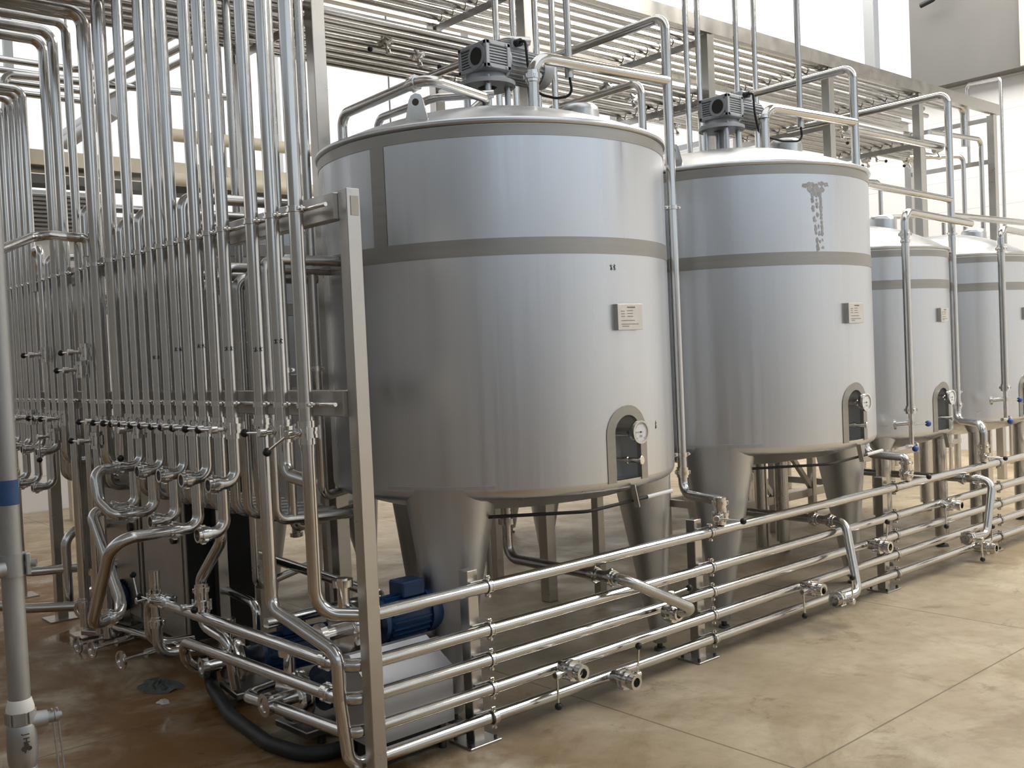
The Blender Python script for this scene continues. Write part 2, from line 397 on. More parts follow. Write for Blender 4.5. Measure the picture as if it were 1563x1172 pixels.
SC.cycles.max_bounces = 8; SC.cycles.glossy_bounces = 5; SC.cycles.diffuse_bounces = 4; SC.cycles.caustics_reflective = False; SC.cycles.caustics_refractive = False
SC.cycles.sample_clamp_indirect = 6.0; SC.cycles.use_denoising = True

# ------------------------------------------------------------------ tanks
def cylpt(c, r, phi, z): return V((c[0] + r * math.cos(phi), c[1] + r * math.sin(phi), z))
def arch_out(hw, ztop, zbot, n=14):
    """outline (s, z) of an arched opening, from bottom left over the top to bottom right"""
    zc = ztop - hw; o = [(-hw, zbot)]
    for k in range(n + 1):
        a = PI - PI * k / n; o.append((hw * math.cos(a), zc + hw * math.sin(a)))
    o.append((hw, zbot)); return o
def big_leg(c, r, phi, ztop, hw0, hw1, ro1, parent, org, nm='leg', adjust=0.0):
    b = B(); n = 28; m = 10; rad = V((math.cos(phi), math.sin(phi), 0)); tan = V((-math.sin(phi), math.cos(phi), 0)); rings = []
    zb = .045
    for i in range(m + 1):
        t = i / m; z = ztop + (zb - ztop) * t; hw = hw0 + (hw1 - hw0) * t; d = .15 + (hw1 - .15) * t; ro = (r + .004) + (ro1 - r - .004) * t
        ce = V((c[0], c[1], 0)) + rad * (ro - d); ring = []
        for k in range(n):
            a = 2 * PI * k / n; ca, sa = math.cos(a), math.sin(a); e = .72
            ring.append(b.bm.verts.new(ce + rad * (d * math.copysign(abs(ca) ** e, ca)) + tan * (hw * math.copysign(abs(sa) ** e, sa)) + V((0, 0, z))))
        rings.append(ring)
    for i in range(m):
        for k in range(n): b._f((rings[i][k], rings[i][(k + 1) % n], rings[i + 1][(k + 1) % n], rings[i + 1][k]), True)
    b._f([b.bm.verts.new(v.co) for v in rings[-1]])
    # pad plate where the leg meets the shell
    s0 = hw0 + .045; cols = 12; lo, hi = [], []
    for k in range(cols + 1):
        a = phi + (-s0 + 2 * s0 * k / cols) / r
        lo.append(a)
    q = [[b.bm.verts.new(cylpt(c, rr, a, z)) for a in lo] for rr, z in ((r - .03, ztop - .004), (r + .007, ztop - .004), (r + .007, ztop + .012), (r - .03, ztop + .012))]
    for i in range(3):
        for k in range(cols): b._f((q[i][k], q[i][k + 1], q[i + 1][k + 1], q[i + 1][k]), False)
    lg = part(nm, b, 'leg', parent, org)
    ce = V((c[0], c[1], 0)) + rad * (ro1 - hw1)
    f = B(); f.cyl(ce + V((0, 0, .012)), ce + V((0, 0, .05)), .016, seg=12).cyl(ce, ce + V((0, 0, .014)), .036, .030, seg=18)
    part('foot', f, 'dark', lg, org)
    return lg

def make_tank(c, r, label, zb, zt, bands, plate_s, gauge, legs, name='process_tank', lugs=True, group=None, detail=True, dome_h=.24, cap=None, seam=None, drain=True):
    org = V((c[0], c[1], 0)); T = thing(name, label, 'tank', org, group)
    # shell: fine grid so that the gauge pocket can be left open
    b = B(); n = 180 if detail else 72; ph0 = -PI / 2; ghw, gtop = .107, 1.367 + (zb - 1.05) * .9
    zs = [zb + i * .02 for i in range(int((gtop + .04 - zb) / .02) + 1)] + [zt] if detail else [zb, zt]
    rows = [[b.bm.verts.new(cylpt(c, r, 2 * PI * k / n, z)) for k in range(n)] for z in zs]
    for i in range(len(zs) - 1):
        zm = (zs[i] + zs[i + 1]) / 2
        for k in range(n):
            a = 2 * PI * (k + .5) / n; s_ = ((a - ph0 + PI) % (2 * PI) - PI) * r
            if detail and gauge and zm < gtop and abs(s_) < ghw and (zm < gtop - ghw or math.hypot(s_, zm - gtop + ghw) < ghw): continue
            b._f((rows[i][k], rows[i][(k + 1) % n], rows[i + 1][(k + 1) % n], rows[i + 1][k]), True)
    # rounded knuckle and shallow dished bottom
    kr = .05; prof = [(r, zb)] + [(r - kr + kr * math.cos(a), zb - kr * math.sin(a)) for a in [PI / 2 * i / 6 for i in range(1, 7)]]
    b.lathe([prof], (c[0], c[1], 0), seg=n)
    R2 = r - kr; b.lathe([[(R2, zb - kr), (R2 * .8, zb - kr - .055), (R2 * .5, zb - kr - .10), (R2 * .25, zb - kr - .125), (.05, zb - kr - .13), (0, zb - kr - .13)]], (c[0], c[1], 0), seg=48)
    part('shell', b, 'tank', T, org)
    for (z0, z1) in bands:
        part('weld_band', B().lathe([[(r + .0005, z0), (r + .0025, z0)], [(r + .0025, z0), (r + .0025, z1)], [(r + .0025, z1), (r + .0005, z1)]], (c[0], c[1], 0), seg=n), 'band', T, org, 'dull ground weld band')
    if seam:
        ph, z0, z1 = seam; q = B(); g = [[q.bm.verts.new(cylpt(c, r + .0018, ph + dp, z)) for dp in (-.045, -.015, .015, .045)] for z in (z0, z1)]
        for k in range(3): q._f((g[0][k], g[0][k + 1], g[1][k + 1], g[1][k]), True)
        part('weld_band', q, 'band', T, org)
    # rim and domed top
    d = B(); d.lathe([[(r + .0005, zt), (r + .012, zt + .004), (r + .016, zt + .014), (r + .010, zt + .026), (r - .02, zt + .036)]], (c[0], c[1], 0), seg=n)
    pr = [((r - .02) * (1 - t), zt + .036 + (dome_h - .036) * (1 - (1 - t) ** 2.0)) for t in [i / 14 for i in range(15)]]
    pr[-1] = (0, pr[-1][1]); d.lathe([pr], (c[0], c[1], 0), seg=96); part('domed_top', d, 'dome', T, org)
    def dz(x, y):
        q = min(1, math.hypot(x - c[0], y - c[1]) / (r - .02)); return zt + .036 + (dome_h - .036) * (1 - q ** 2)
    for ph in legs[1]:
        big_leg(c, r, ph, zb + .012, *legs[0], T, org)
    if drain:
        b = B(); b.cyl((c[0], c[1], zb - .30), (c[0], c[1], zb - .14), .032, seg=18); b.ring((c[0], c[1], zb - .28), (0, 0, 1), .048, .03, .03, 20)
        part('drain_outlet', b, 'pipe2', T, org)
    if detail and gauge:
        gx = c[0]
        def S(s_, z, rr): return cylpt(c, rr, ph0 + s_ / r, z)
        o_out = arch_out(.134, 1.39 + (zb - 1.05) * .9, zb - .01); o_in = arch_out(.085, 1.345 + (zb - 1.05) * .9, zb - .01)
        f = B()
        def strip(A, ra, C, rc):
            for i in range(len(A) - 1): f._f([f.bm.verts.new(S(*A[i], ra)), f.bm.verts.new(S(*A[i + 1], ra)), f.bm.verts.new(S(*C[i + 1], rc)), f.bm.verts.new(S(*C[i], rc))], True)
        strip(o_out, r + .004, o_in, r + .004); strip(o_out, r - .002, o_out, r + .004); strip(o_in, r + .004, o_in, r - .02)
        for q_ in f.bm.faces: q_.smooth = False
        part('pocket_surround', f, 'band', T, org, 'dull arched surround')
        f = B(); dep = .115; strip(o_in, r - .018, o_in, r - dep)
        f._f([f.bm.verts.new(S(*p, r - dep)) for p in o_in]); f._f([f.bm.verts.new(S(-.085, zb, rr)) for rr in (r - .018, r - dep)] + [f.bm.verts.new(S(.085, zb, rr)) for rr in (r - dep, r - .018)])
        part('gauge_pocket', f, 'leg', T, org)
        zg = gauge; yf = c[1] - r - .055; gx = c[0] + .028
        g = B(); g.cyl((c[0] - .02, c[1] - r + .11, zg), (c[0] - .004, c[1] - r - .0, zg), .013, seg=12).cyl((c[0] - .012, c[1] - r + .06, zg), (c[0], c[1] - r - .012, zg), .021, seg=8).cyl((gx, yf + .032, zg), (gx, yf + .006, zg), .047, .050, seg=32).ring((gx, yf + .004, zg), (0, -1, 0), .0535, .045, .014, 36)
        g.cyl((c[0] - .002, c[1] - r - .005, zg), (gx, yf + .03, zg), .014, seg=12)
        th = part('thermometer', g, 'bright', T, org)
        part('dial', B().cyl((gx, yf + .006, zg), (gx, yf + .0025, zg), .0462, seg=36), 'white', th, org, 'white round dial')
        tk = B()
        for k in range(25):
            a = math.radians(-140 + 280 * k / 24) ; L_ = .008 if k % 4 == 0 else .005; e = V((math.sin(a), 0, math.cos(a)))
            tk.bar(V((gx, yf + .0020, zg)) + e * .041, V((gx, yf + .0020, zg)) + e * (.041 - L_), .0007, .0012, up=(0, 1, 0))
        tk.bar((gx + .014, yf + .0012, zg), (gx - .036, yf + .0012, zg + .001), .0008, .0026, up=(0, 1, 0)); tk.cyl((gx, yf + .002, zg), (gx, yf, zg), .004, seg=12)
        for dz_ in (-.016, -.022): tk.box((gx, yf + .0018, zg + dz_), (.018, .0006, .0022))
        part('pointer', tk, 'ink', th, org, 'black pointer and scale')
        s = B(); zt_ = zb + .085; s.cyl((gx - .045, c[1] - r + .1, zt_), (gx + .0, c[1] - r - .045, zt_), .013, seg=14).ring((gx - .02, c[1] - r + .02, zt_), (.3, -1, 0), .018, .012, .012, 14)
        s.cyl((gx + .003, c[1] - r - .04, zt_), (gx + .006, c[1] - r - .052, zt_), .021, seg=18, bev=.002)
        part('sample_tap', s, 'bright', T, org)
        tb = B(); tb.bar((gx - .005, c[1] - r + .005, zb - .03), (gx + .012, c[1] - r - .004, zb - .135), .004, .03, up=(0, -1, 0)); part('support_tab', tb, 'plate', T, org)
    if plate_s is not None:
        # engraved nameplate on its little bracket
        x, z, wd, hg = c[0] + plate_s[0], plate_s[1], plate_s[2], plate_s[3]; yp = c[1] - r - .022
        p_ = B(); p_.box((x, yp, z), (wd, .003, hg), None, .0008); p_.box((x - wd / 2 + .0015, yp + .016, z), (.003, .032, hg)); p_.box((x + wd / 2 - .0015, yp + .016, z), (.003, .032, hg))
        np_ = part('nameplate', p_, 'plate', T, org, 'small square metal nameplate')
        e = B(); rnd = random.Random(int(x * 100))
        def dash(u0, u1, v, h=.0035):
            u = u0
            while u < u1:
                l = rnd.uniform(.003, .008); e.box((x + u + l / 2, yp - .0017, z + v), (l, .0006, h)); u += l + .0025
        dash(-.02 * wd / .17, .03 * wd / .17, hg * .37, .007)
        for q in range(3): dash(-wd * .36, -wd * .24, hg * (.22 - .1 * q)); dash(-wd * .12, wd * .10, hg * (.24 - .11 * q))
        dash(-wd * .36, wd * .15, -hg * .14); dash(-wd * .36, wd * .30, -hg * .28); dash(-wd * .34, -wd * .1, -hg * .36)
        part('engraving', e, 'greyink', np_, org)
    if cap:
        x, y, rr, h, ct = cap; z = ct - h - .055
        k = B(); k.lathe([[(rr, 0), (rr, h * .72), (rr * .95, h * .86), (rr * .8, h * .96), (rr * .5, h), (0, h)], [(rr, 0), (rr * .93, 0), (rr * .93, .03)]], (x, y, z + .055), seg=36)
        k.cyl((x, y, dz(x, y) - .02), (x, y, z + .12), rr * .45, seg=24); part('vent_cap', k, 'dome', T, org)
    if lugs:
        for ph in lugs:
            p0 = cylpt(c, r * .90, ph, 0); z = dz(p0.x, p0.y); k = B(); tn = V((-math.sin(ph), math.cos(ph), 0)); rd = V((math.cos(ph), math.sin(ph), 0))
            out = [p0 + tn * a_ + V((0, 0, z + h_)) for a_, h_ in ((-.06, -.02), (.06, -.02), (.035, .085), (.022, .107), (0, .115), (-.022, .107), (-.035, .085))]
            k.poly(out, rd * .010); part('lifting_lug', k, 'bright', T, org)
            h = B(); ce = p0 + V((0, 0, z + .075)); h.cyl(ce - rd * .003, ce + rd * .013, .016, seg=16); part('lug_hole', h, 'dark', T, org)
    return T, dz

def capat(px, py, y, rr, h):
    q = at_y(px, py, y); return (q.x, y, rr, h, q.z)
R_ = .887; CA = (3.405, 4.0); CB = (5.393, 4.0); CC = (7.15, 4.11); CD = (8.63, 4.11); RC = .68
BANDS = [(2.08, 2.155), (2.598, 2.648)]
rad = math.radians
tA, dzA = make_tank(CA, R_, 'large unstained steel tank standing beside the corner upright of the pipe rack', 1.05, 2.65, BANDS, (.022, 1.793, .165, .118), 1.265,
    ((.215, .037, .855), (rad(-150), rad(-30), rad(90))), lugs=(rad(-154), rad(20)), cap=capat(884, 160, 3.92, .108, .17), seam=(rad(-165.5), 2.155, 2.598))
tB, dzB = make_tank(CB, R_, 'large steel tank with a grey drip stain below its rim, second from the corner upright', 1.05, 2.65, BANDS, (0, 1.797, .165, .118), 1.27,
    ((.215, .037, .855), (rad(-150), rad(-30), rad(90))), lugs=(rad(-164), rad(20)), cap=capat(1198, 213, 3.92, .112, .17))
# the pale drip stain on tank two: a shape of its own in the surface finish
st = B(); rnd = random.Random(3)
pts = [(0, 2.545, .05), (0, 2.52, .085), (0, 2.49, .06), (.003, 2.45, .038), (.006, 2.40, .034), (.004, 2.34, .036), (.010, 2.28, .032), (.012, 2.22, .028), (.016, 2.17, .018)]
def S2(s_, z): return cylpt(CB, R_ + .0012, rad(-108) + s_ / R_, z)
def outline(ds, dw):
    l, r = [], []
    for (s_, z, hw) in pts:
        l.append((s_ - hw * dw + rnd.uniform(-.008, .008), z)); r.append((s_ + hw * dw + rnd.uniform(-.008, .008), z))
    return l, r
def patch(ring):
    ce = (sum(p[0] for p in ring) / len(ring), sum(p[1] for p in ring) / len(ring)); cv = st.bm.verts.new(S2(*ce)); vs = [st.bm.verts.new(S2(*p)) for p in ring]
    for i in range(len(vs)): st._f((cv, vs[i], vs[(i + 1) % len(vs)]))
def blob(s_, z, a_, b_):
    patch([(s_ + a_ * (1 + rnd.uniform(-.35, .35)) * math.cos(t), z + b_ * (1 + rnd.uniform(-.35, .35)) * math.sin(t)) for t in [2 * PI * k / 9 for k in range(9)]])
for k in range(5): blob(-.075 + .0375 * k, 2.535 + rnd.uniform(-.008, .008), .022, .014)
for k in range(4): blob(-.045 + .03 * k, 2.508, .018, .016)
for k in range(3): blob(-.026 + .026 * k, 2.480, .015, .018)
z = 2.455
while z > 2.165:
    hw = .030 - .012 * (2.455 - z) / .29; s0 = .018 * (2.455 - z) / .29
    for sgn in (-1, 0, 1):
        if sgn and rnd.random() < .88 or not sgn and rnd.random() < .35: blob(s0 + sgn * hw, z + rnd.uniform(-.008, .008), rnd.uniform(.006, .012), rnd.uniform(.008, .018))
    z -= .022
M['stain'] = mat('etched_drip_stain', (.42, .42, .425), .9, .55, 0, .3, (45, 45, 45), .1)
part('drip_stain', st, 'stain', tB, (CB[0], CB[1], 0), 'grey blotchy drip stain')
LEGS4 = [rad(-135), rad(-45), rad(45), rad(135)]
def round_leg_tank(c, label, capx, **kw):
    T, dz = make_tank(c, RC, label, .955, 2.27, [(1.985, 2.05), (2.215, 2.262)], (.02, 1.79, .115, .10), 1.19, ((.1, .03, .5), ()), lugs=False, cap=capat(capx, 329 if capx < 1400 else 349, c[1] - .11, .105, .16), **kw)
    org = V((c[0], c[1], 0))
    for ph in LEGS4:
        p = cylpt(c, .61, ph, 0); rd = V((math.cos(ph), math.sin(ph), 0)); tn = V((-rd.y, rd.x, 0))
        b = B(); b.cyl(p + V((0, 0, .08)), p + V((0, 0, .98)), .052, seg=22)
        lg = part('leg', b, 'pipe2', T, org)
        k = B(); z0, z1 = .84, 1.02; ring0 = [p + rd * (.055 * math.cos(a)) + tn * (.055 * math.sin(a)) + V((0, 0, z0)) for a in [2 * PI * i / 16 for i in range(16)]]
        ring1 = [p + rd * (.06 * math.cos(a) + .012) + tn * (.15 * math.sin(a)) + V((0, 0, z1)) for a in [2 * PI * i / 16 for i in range(16)]]
        va = [k.bm.verts.new(q) for q in ring0]; vb = [k.bm.verts.new(q) for q in ring1]
        for i in range(16): k._f((va[i], va[(i + 1) % 16], vb[(i + 1) % 16], vb[i]), True)
        k._f([k.bm.verts.new(q) for q in ring1])
        part('leg_bracket', k, 'leg', lg, org)
        f = B(); f.cyl(p + V((0, 0, .015)), p + V((0, 0, .1)), .018, seg=12).cyl(p, p + V((0, 0, .018)), .05, .042, seg=18).cyl(p + V((0, 0, .05)), p + V((0, 0, .085)), .028, seg=6); part('foot', f, 'dark', lg, org)
    return T, dz
tC, dzC = round_leg_tank(CC, 'smaller round-legged steel tank next to the stained tank', 1347)
tD, dzD = round_leg_tank(CD, 'smaller round-legged steel tank cut off by the picture edge', 1486)

# agitator drives on the two large tanks
def agitator(c, zt, label, cable_end):
    org = V((c[0], c[1], zt)); T = thing('agitator_drive', label, 'gearmotor', org, 'agitator drives on the large tanks')
    cx, cy = c
    b = B()
    for k in range(4):
        a = PI / 4 + k * PI / 2 + rad(8); p = V((cx + .105 * math.cos(a), cy + .105 * math.sin(a), 0)); b.cyl(p + V((0, 0, zt - .06)), p + V((0, 0, zt + .165)), .016, seg=12)
    b.ring((cx, cy, zt - .005), (0, 0, 1), .15, .03, .014, 36)
    part('standoff', b, 'dome', T, org)
    b = B(); b.ring((cx, cy, zt + .175), (0, 0, 1), .148, .05, .022, 40); b.cyl((cx, cy, zt + .186), (cx, cy, zt + .24), .115, .10, seg=36); b.cyl((cx, cy, zt - .02), (cx, cy, zt + .2), .022, seg=14)
    for k in range(4):
        a = PI / 4 + k * PI / 2 + rad(8); b.cyl((cx + .128 * math.cos(a), cy + .128 * math.sin(a), zt + .16), (cx + .128 * math.cos(a), cy + .128 * math.sin(a), zt + .2), .008, seg=6)
    part('mounting_flange', b, 'cast', T, org)
    # ribbed worm gearbox
    gx0, gx1, gy0, gy1, gz0, gz1 = cx - .115, cx + .05, cy - .14, cy + .09, zt + .225, zt + .365
    b = B(); mx, my, mz = (gx0 + gx1) / 2, (gy0 + gy1) / 2, (gz0 + gz1) / 2; sx, sy, sz = gx1 - gx0, gy1 - gy0, gz1 - gz0
    b.box((mx, my, mz), (sx - .03, sy - .03, sz - .01), None, .006)
    for z in (gz0 + .012, gz1 - .012): b.box((mx, my, z), (sx, sy, .024), None, .004)
    for x in (gx0 + .012, gx1 - .012):
        for y in (gy0 + .012, gy1 - .012): b.box((x, y, mz), (.024, .024, sz), None, .003)
    for k in range(6):
        z = gz0 + .034 + k * (sz - .068) / 5
        b.box((mx, gy0 + .010, z), (sx - .05, .012, .006)); b.box((gx0 + .010, gy1 - .075, z), (.012, .11, .006)); b.box((gx0 + .01, my, z), (.010, sy - .06, .004))
    b.cyl((gx0 + .02, gy0 + .078, mz), (gx0 - .004, gy0 + .078, mz), .064, seg=32)
    for x in (gx0 + .03, gx1 - .03):
        for z in (gz0 + .012, gz1 - .012): b.cyl((x, gy0 - .003, z), (x, gy0 + .01, z), .008, seg=6)
    for y in (gy0 + .03, gy1 - .03):
        for z in (gz0 + .012, gz1 - .012): b.cyl((gx0 - .003, y, z), (gx0 + .01, y, z), .008, seg=6)
    gb = part('gearbox', b, 'cast', T, org)
    part('bore_plug', B().cyl((gx0 + .01, gy0 + .078, mz), (gx0 - .007, gy0 + .078, mz), .046, seg=32, bev=.003), 'black', gb, org, 'black round plug')
    # motor lying along the tank row
    my2 = cy - .03; mz2 = mz - .005; b = B()
    b.lathe([[(0, 0), (.105, 0)], [(.105, 0), (.105, .018)], [(.105, .018), (.078, .03)], [(.078, .03), (.078, .26)], [(.078, .26), (.092, .262)], [(.092, .262), (.092, .325), (.085, .335)], [(.085, .335), (0, .338)]], (gx1 - .005, my2, mz2), (1, 0, 0), 40)
    for k in range(26):
        a = 2 * PI * k / 26; e = V((0, math.cos(a), math.sin(a))); b.bar(V((gx1 + .03, my2, mz2)) + e * .08, V((gx1 + .25, my2, mz2)) + e * .08, .005, .024, up=e)
    mo = part('motor', b, 'cast', T, org)
    b = B(); b.box((gx1 + .12, my2 - .01, mz2 + .105), (.12, .10, .06), None, .008); tb = part('terminal_box', b, 'cast', mo, org)
    g0 = V((gx1 + .085, my2 - .06, mz2 + .105)); b = B(); b.cyl(g0, g0 + V((0, -.035, -.004)), .021, seg=14); part('cable_gland', b, 'black', tb, org, 'black cable gland')
    b = B(); ce = V(cable_end); g1 = g0 + V((.01, -.06, 0))
    b.tube([g0 + V((0, -.03, 0)), g1, g1 + V((.012, 0, -.13)), g1 + V((.07, .01, -.26)), (g1 + ce) / 2 + V((.05, 0, -.20)), ce + V((.02, 0, -.10)), ce], .0075, .08, 8)
    part('power_cable', b, 'rubber', T, org, 'black looping power cable')
    return T
ceA = at_y(869, 116, 3.72); ceB = at_y(1222, 192, 3.72)
agitator(CA, 2.872, 'grey gearmotor on top of the tank beside the corner upright', ceA)
agitator(CB, 2.872, 'grey gearmotor on top of the tank with the drip stain', ceB)
for nm, ce, top, lab in (('a', ceA, (867, -60), 'thin straight conduit feeding the cable of the gearmotor over the unstained large tank'), ('b', ceB, (1206, -60), 'thin straight conduit feeding the cable of the gearmotor over the stained tank')):
    t = V((ce.x, ce.y, at_y(*top, ce.y).z)); b = B(); b.cyl(ce + V((0, 0, -.01)), V((ce.x, ce.y, 4.9)), .019, seg=14); b.cyl(ce + V((0, 0, -.012)), ce + V((0, 0, .05)), .023, seg=14)
    o = solo('cable_conduit', b, 'pipe2', lab, 'conduit', ce, 'cable conduits above the tanks'); inst('pipe_clamp', clamp_mesh(.02), o, ce + V((0, 0, .07)), Matrix.Identity(3), ce)

# ------------------------------------------------------------------ front rail pipes on their floor posts
YR, RR = 3.27, .0265
RZ = [.668, .484, .356, .232, .106]
RN = ['top', 'second from the top', 'middle', 'second from the floor', 'lowest']
PX = [(2.66, 'first floor post from the corner upright, beside the white-topped box'), (4.175, 'second floor post from the corner upright, between the two large tanks'), (6.10, 'third floor post from the corner upright, behind the vertical drain pipe'),
      (7.66, 'fourth floor post from the corner upright, in front of the smaller tanks')]
for x, lab in PX:
    org = (x - .05, YR + .06, 0); T = thing('pipe_post', 'steel ' + lab, 'post', org, 'floor posts of the rail pipes')
    part('upright', B().box((x - .05, YR + .066, .37), (.058, .058, .74), None, .003), 'frame', T, org)
    part('base_plate', B().box((x - .05, YR + .066, .005), (.17, .15, .010), None, .002), 'frame', T, org)
    for sx in (-.065, .065):
        for sy in (-.055, .055): part('anchor_bolt', B().cyl((x - .05 + sx, YR + .066 + sy, .008), (x - .05 + sx, YR + .066 + sy, .024), .008, seg=6), 'dark', T, org)
    for z in RZ: part('bracket', B().box((x - .02, YR + .034, z), (.10, .012, .05), None, .002), 'frame', T, org)
def rail_clamps(z, skip=()):
    return [((x, YR, z), (1, 0, 0), (0, 0, 1)) for i, (x, _) in enumerate(PX) if i not in skip]
XE = 10.6; XC = 1.965; GR = 'horizontal rail pipes in front of the tanks'
w1 = V((1.90, 3.44, 0))
pipe([(1.90, 3.38, 1.33), (1.90, 3.38, RZ[0] + .02), (2.06, YR, RZ[0]), (XE, YR, RZ[0])], RR, 'top rail pipe before the tanks, its end turning up behind the corner upright', GR, bend=.10, clamps=rail_clamps(RZ[0]))
cA = [at_x(235, 915, 1.97), at_x(290, 985, 1.97), at_x(385, 1072, 2.0)]
pipe([(XE, YR, RZ[1]), (XC, YR, RZ[1]), (XC, 5.27, RZ[1] - .04), (XC, 5.27, .19), (2.2, 5.27, .17)], RR, 'second rail pipe from the top, bent around the corner upright towards the cabinets', GR, bend=.10, clamps=rail_clamps(RZ[1]), unions=[((XC, YR + .16, RZ[1]), (0, 1, 0))])
pipe([(XE, YR, RZ[2]), (XC, YR, RZ[2]), (XC, 4.84, RZ[2] - .06), (XC + .02, 4.84, .14), (2.25, 4.84, .13)], RR, 'middle rail pipe, bending around the corner upright to the pump by the cabinets', GR, bend=.10, clamps=rail_clamps(RZ[2]), unions=[((XC, YR + .16, RZ[2]), (0, 1, 0))])
pipe([(XE, YR, RZ[3]), (XC, YR, RZ[3]), (XC, 4.17, RZ[3] - .06), (2.12, 4.20, RZ[3] - .06)], RR, 'rail pipe second from the floor, ending in a short bend behind the corner upright', GR, bend=.07, clamps=rail_clamps(RZ[3]))
pipe([(XE, YR, RZ[4]), (1.955, YR + .01, RZ[4]), (1.945, 3.31, .36)], RR, 'lowest rail pipe in front of the tanks, turning up at the corner upright', GR, bend=.06, clamps=rail_clamps(RZ[4]))

# take-off valves standing out of the rails
def takeoff(px, py, rail, label, lever_down, open_end=True):
    p0 = at_y(px, py, YR - .10); x = p0.x; z = RZ[rail]; org = (x, YR, z)
    b = B(); b.tube([(x, YR - .02, z), (x, YR - .155, z)], RR * .98, seg=18, caps=False); b.ring((x, YR - .025, z), (0, 1, 0), RR * 1.12, RR * .9, .02, 18)
    b.ring((x, YR - .145, z), (0, 1, 0), RR * 1.35, RR * .82, .03, 24)
    for k in range(4): b.ring((x, YR - .134 - k * .006, z), (0, 1, 0), RR * 1.40, RR * 1.3, .003, 24)
    o = solo('branch_stub', b, 'bright', 'short open pipe stub ' + label, 'pipe stub', org, 'open stubs on the rail pipes')
    part('bore', B().cyl((x, YR - .10, z), (x, YR - .105, z), RR * .97, seg=18), 'dark', o, org, 'dark bore')
    valve((x, YR - .085, z), (-1, 0, 0) if lever_down else (1, 0, 0), (0, -.06, -1 if lever_down else 1), RR, 'ball-levered valve ' + label, 'valves on the rail pipes')
takeoff(876, 1018, 3, 'on the second-lowest rail past the first post', True)
takeoff(957, 1030, 4, 'on the lowest rail before the second post', False)
takeoff(1243, 891, 3, 'on the second-lowest rail before the third post', True)
takeoff(1345, 825, 2, 'on the middle rail beside the third post', False)
takeoff(1455, 765, 1, 'on the second rail before the fourth post', True)
takeoff(1508, 826, 4, 'on the lowest rail at the fourth post', False)

# drain lines that cross over the rails
def drain(c, px, py, end, label, valve_lab, lever, start_z, kx=0):
    q = at_x(px, py, c[0]); zq = q.z; pts = [(c[0], c[1], start_z), (c[0], c[1], zq), (c[0], q.y, zq)]; e = V(end[0]); pts.append(e)
    if len(end) > 1: pts += end[1:]
    o = pipe(pts, RR, label, 'drain pipes from the tank bottoms to the rails', bend=.075, m='pipe2', unions=[((c[0], q.y + .21, zq), (0, 1, 0)), ((c[0], q.y + .10, zq), (0, 1, 0))])
    vp = V(pts[-1]); valve(vp, valve_lab[1], lever, RR, valve_lab[0], 'valves on the bypass pipes'); return o
e1 = at_y(1063, 931, 3.05)
drain(CA, 957, 886, [e1, (e1.x - .05, 3.16, RZ[2])], 'drain pipe of the unstained large tank, its end sloping across the rails', ('valve at the lower end of the sloping drain pipe', (0, 0, 1)), (1, 0, 0), .76)
e2 = at_y(1306, 798, 3.06); e2b = at_y(1310, 905, 3.06)
drain(CB, 1290, 797, [e2b, (e2b.x - .17, 3.09, e2b.z - .005)], 'drain pipe of the stained tank, dropping vertically in front of the rails', ('valve with upright lever at the foot of the vertical drain pipe', (0, -1, 0)), (0, 0, 1), .76)
e3 = at_y(1506, 815, 3.08)
drain(CC, 1515, 733, [e3, (e3.x - .2, 3.12, e3.z)], 'drain pipe of the smaller tank, slanting down across the rails by the fourth post', ('valve at the foot of the slanting drain pipe', (0, -1, 0)), (0, 0, -1), .67)

# vent and cleaning pipes: a downcomer beside each tank, feeding a valve on the top rail
def downcomer(x, y, ztop, px, py, back_to, label, low, tank_lab, arm=None, r=.0275):
    e = at_y(px, py, YR); zb = at_y(*low, y).z
    pts = [V((x, back_to, ztop)), V((x, y, ztop)), V((x, y, zb)), V((e.x, YR, zb)), V((e.x, YR, RZ[0] + .11))]
    o = pipe(pts, r, label, 'downcomer pipes beside the tanks', bend=.075, seg=18, clamps=[((x, y, z), (0, 0, 1), (-1, .3, 0)) for z in (2.42, zb + .22)], unions=[((x, y, zb + .12), (0, 0, 1)), (V((e.x, YR, RZ[0] + .145)), (0, 0, 1))])
    valve((e.x, YR, RZ[0] + .075), (-1, -.5, 0), (.9, -1, -.1), RR, 'valve on the top rail under the downcomer ' + tank_lab, 'valves under the downcomers')
    if arm: pipe(*arm[0], **arm[1])
    return o
xA, yA = 4.375, 3.60
ztA = at_y(1003, 22, yA).z
armA = at_y(1012, 122, yA); topA = dzA(3.47, 3.80)
downcomer(xA, yA, ztA, 1100, 800, 5.3, 'tall downcomer pipe standing between the two large tanks, turned back at its top', (1043, 753), 'between the two large tanks')
pipe([(xA, yA, armA.z), (3.47, 3.72, armA.z + .02), (3.47, 3.72, topA)], .0305, 'elbowed vent pipe from the corner-side large tank to its downcomer', 'vent pipes over the tank tops', bend=.10, seg=18, unions=[((3.47, 3.72, topA + .16), (0, 0, 1))])
xB, yB = 6.345, 3.60
ztB = at_y(1298, 102, yB).z; armB = at_y(1305, 187, yB); topB = dzB(5.46, 3.80)
downcomer(xB, yB, ztB, 1384, 735, 5.3, 'tall downcomer pipe behind the stained tank edge, turned back at its top', (1335, 690), 'beside the stained tank')
pipe([(xB, yB, armB.z), (5.46, 3.72, armB.z + .02), (5.46, 3.72, topB)], .0305, 'elbowed vent pipe from the stained tank to its downcomer', 'vent pipes over the tank tops', bend=.10, seg=18, clamps=[((5.46, 3.72, topB + .2), (0, 0, 1), (1, 0, 0))])
xC, yC = 7.69, 3.58
ztC = at_y(1452, 145, yC).z; armC = at_y(1459, 330, yC)
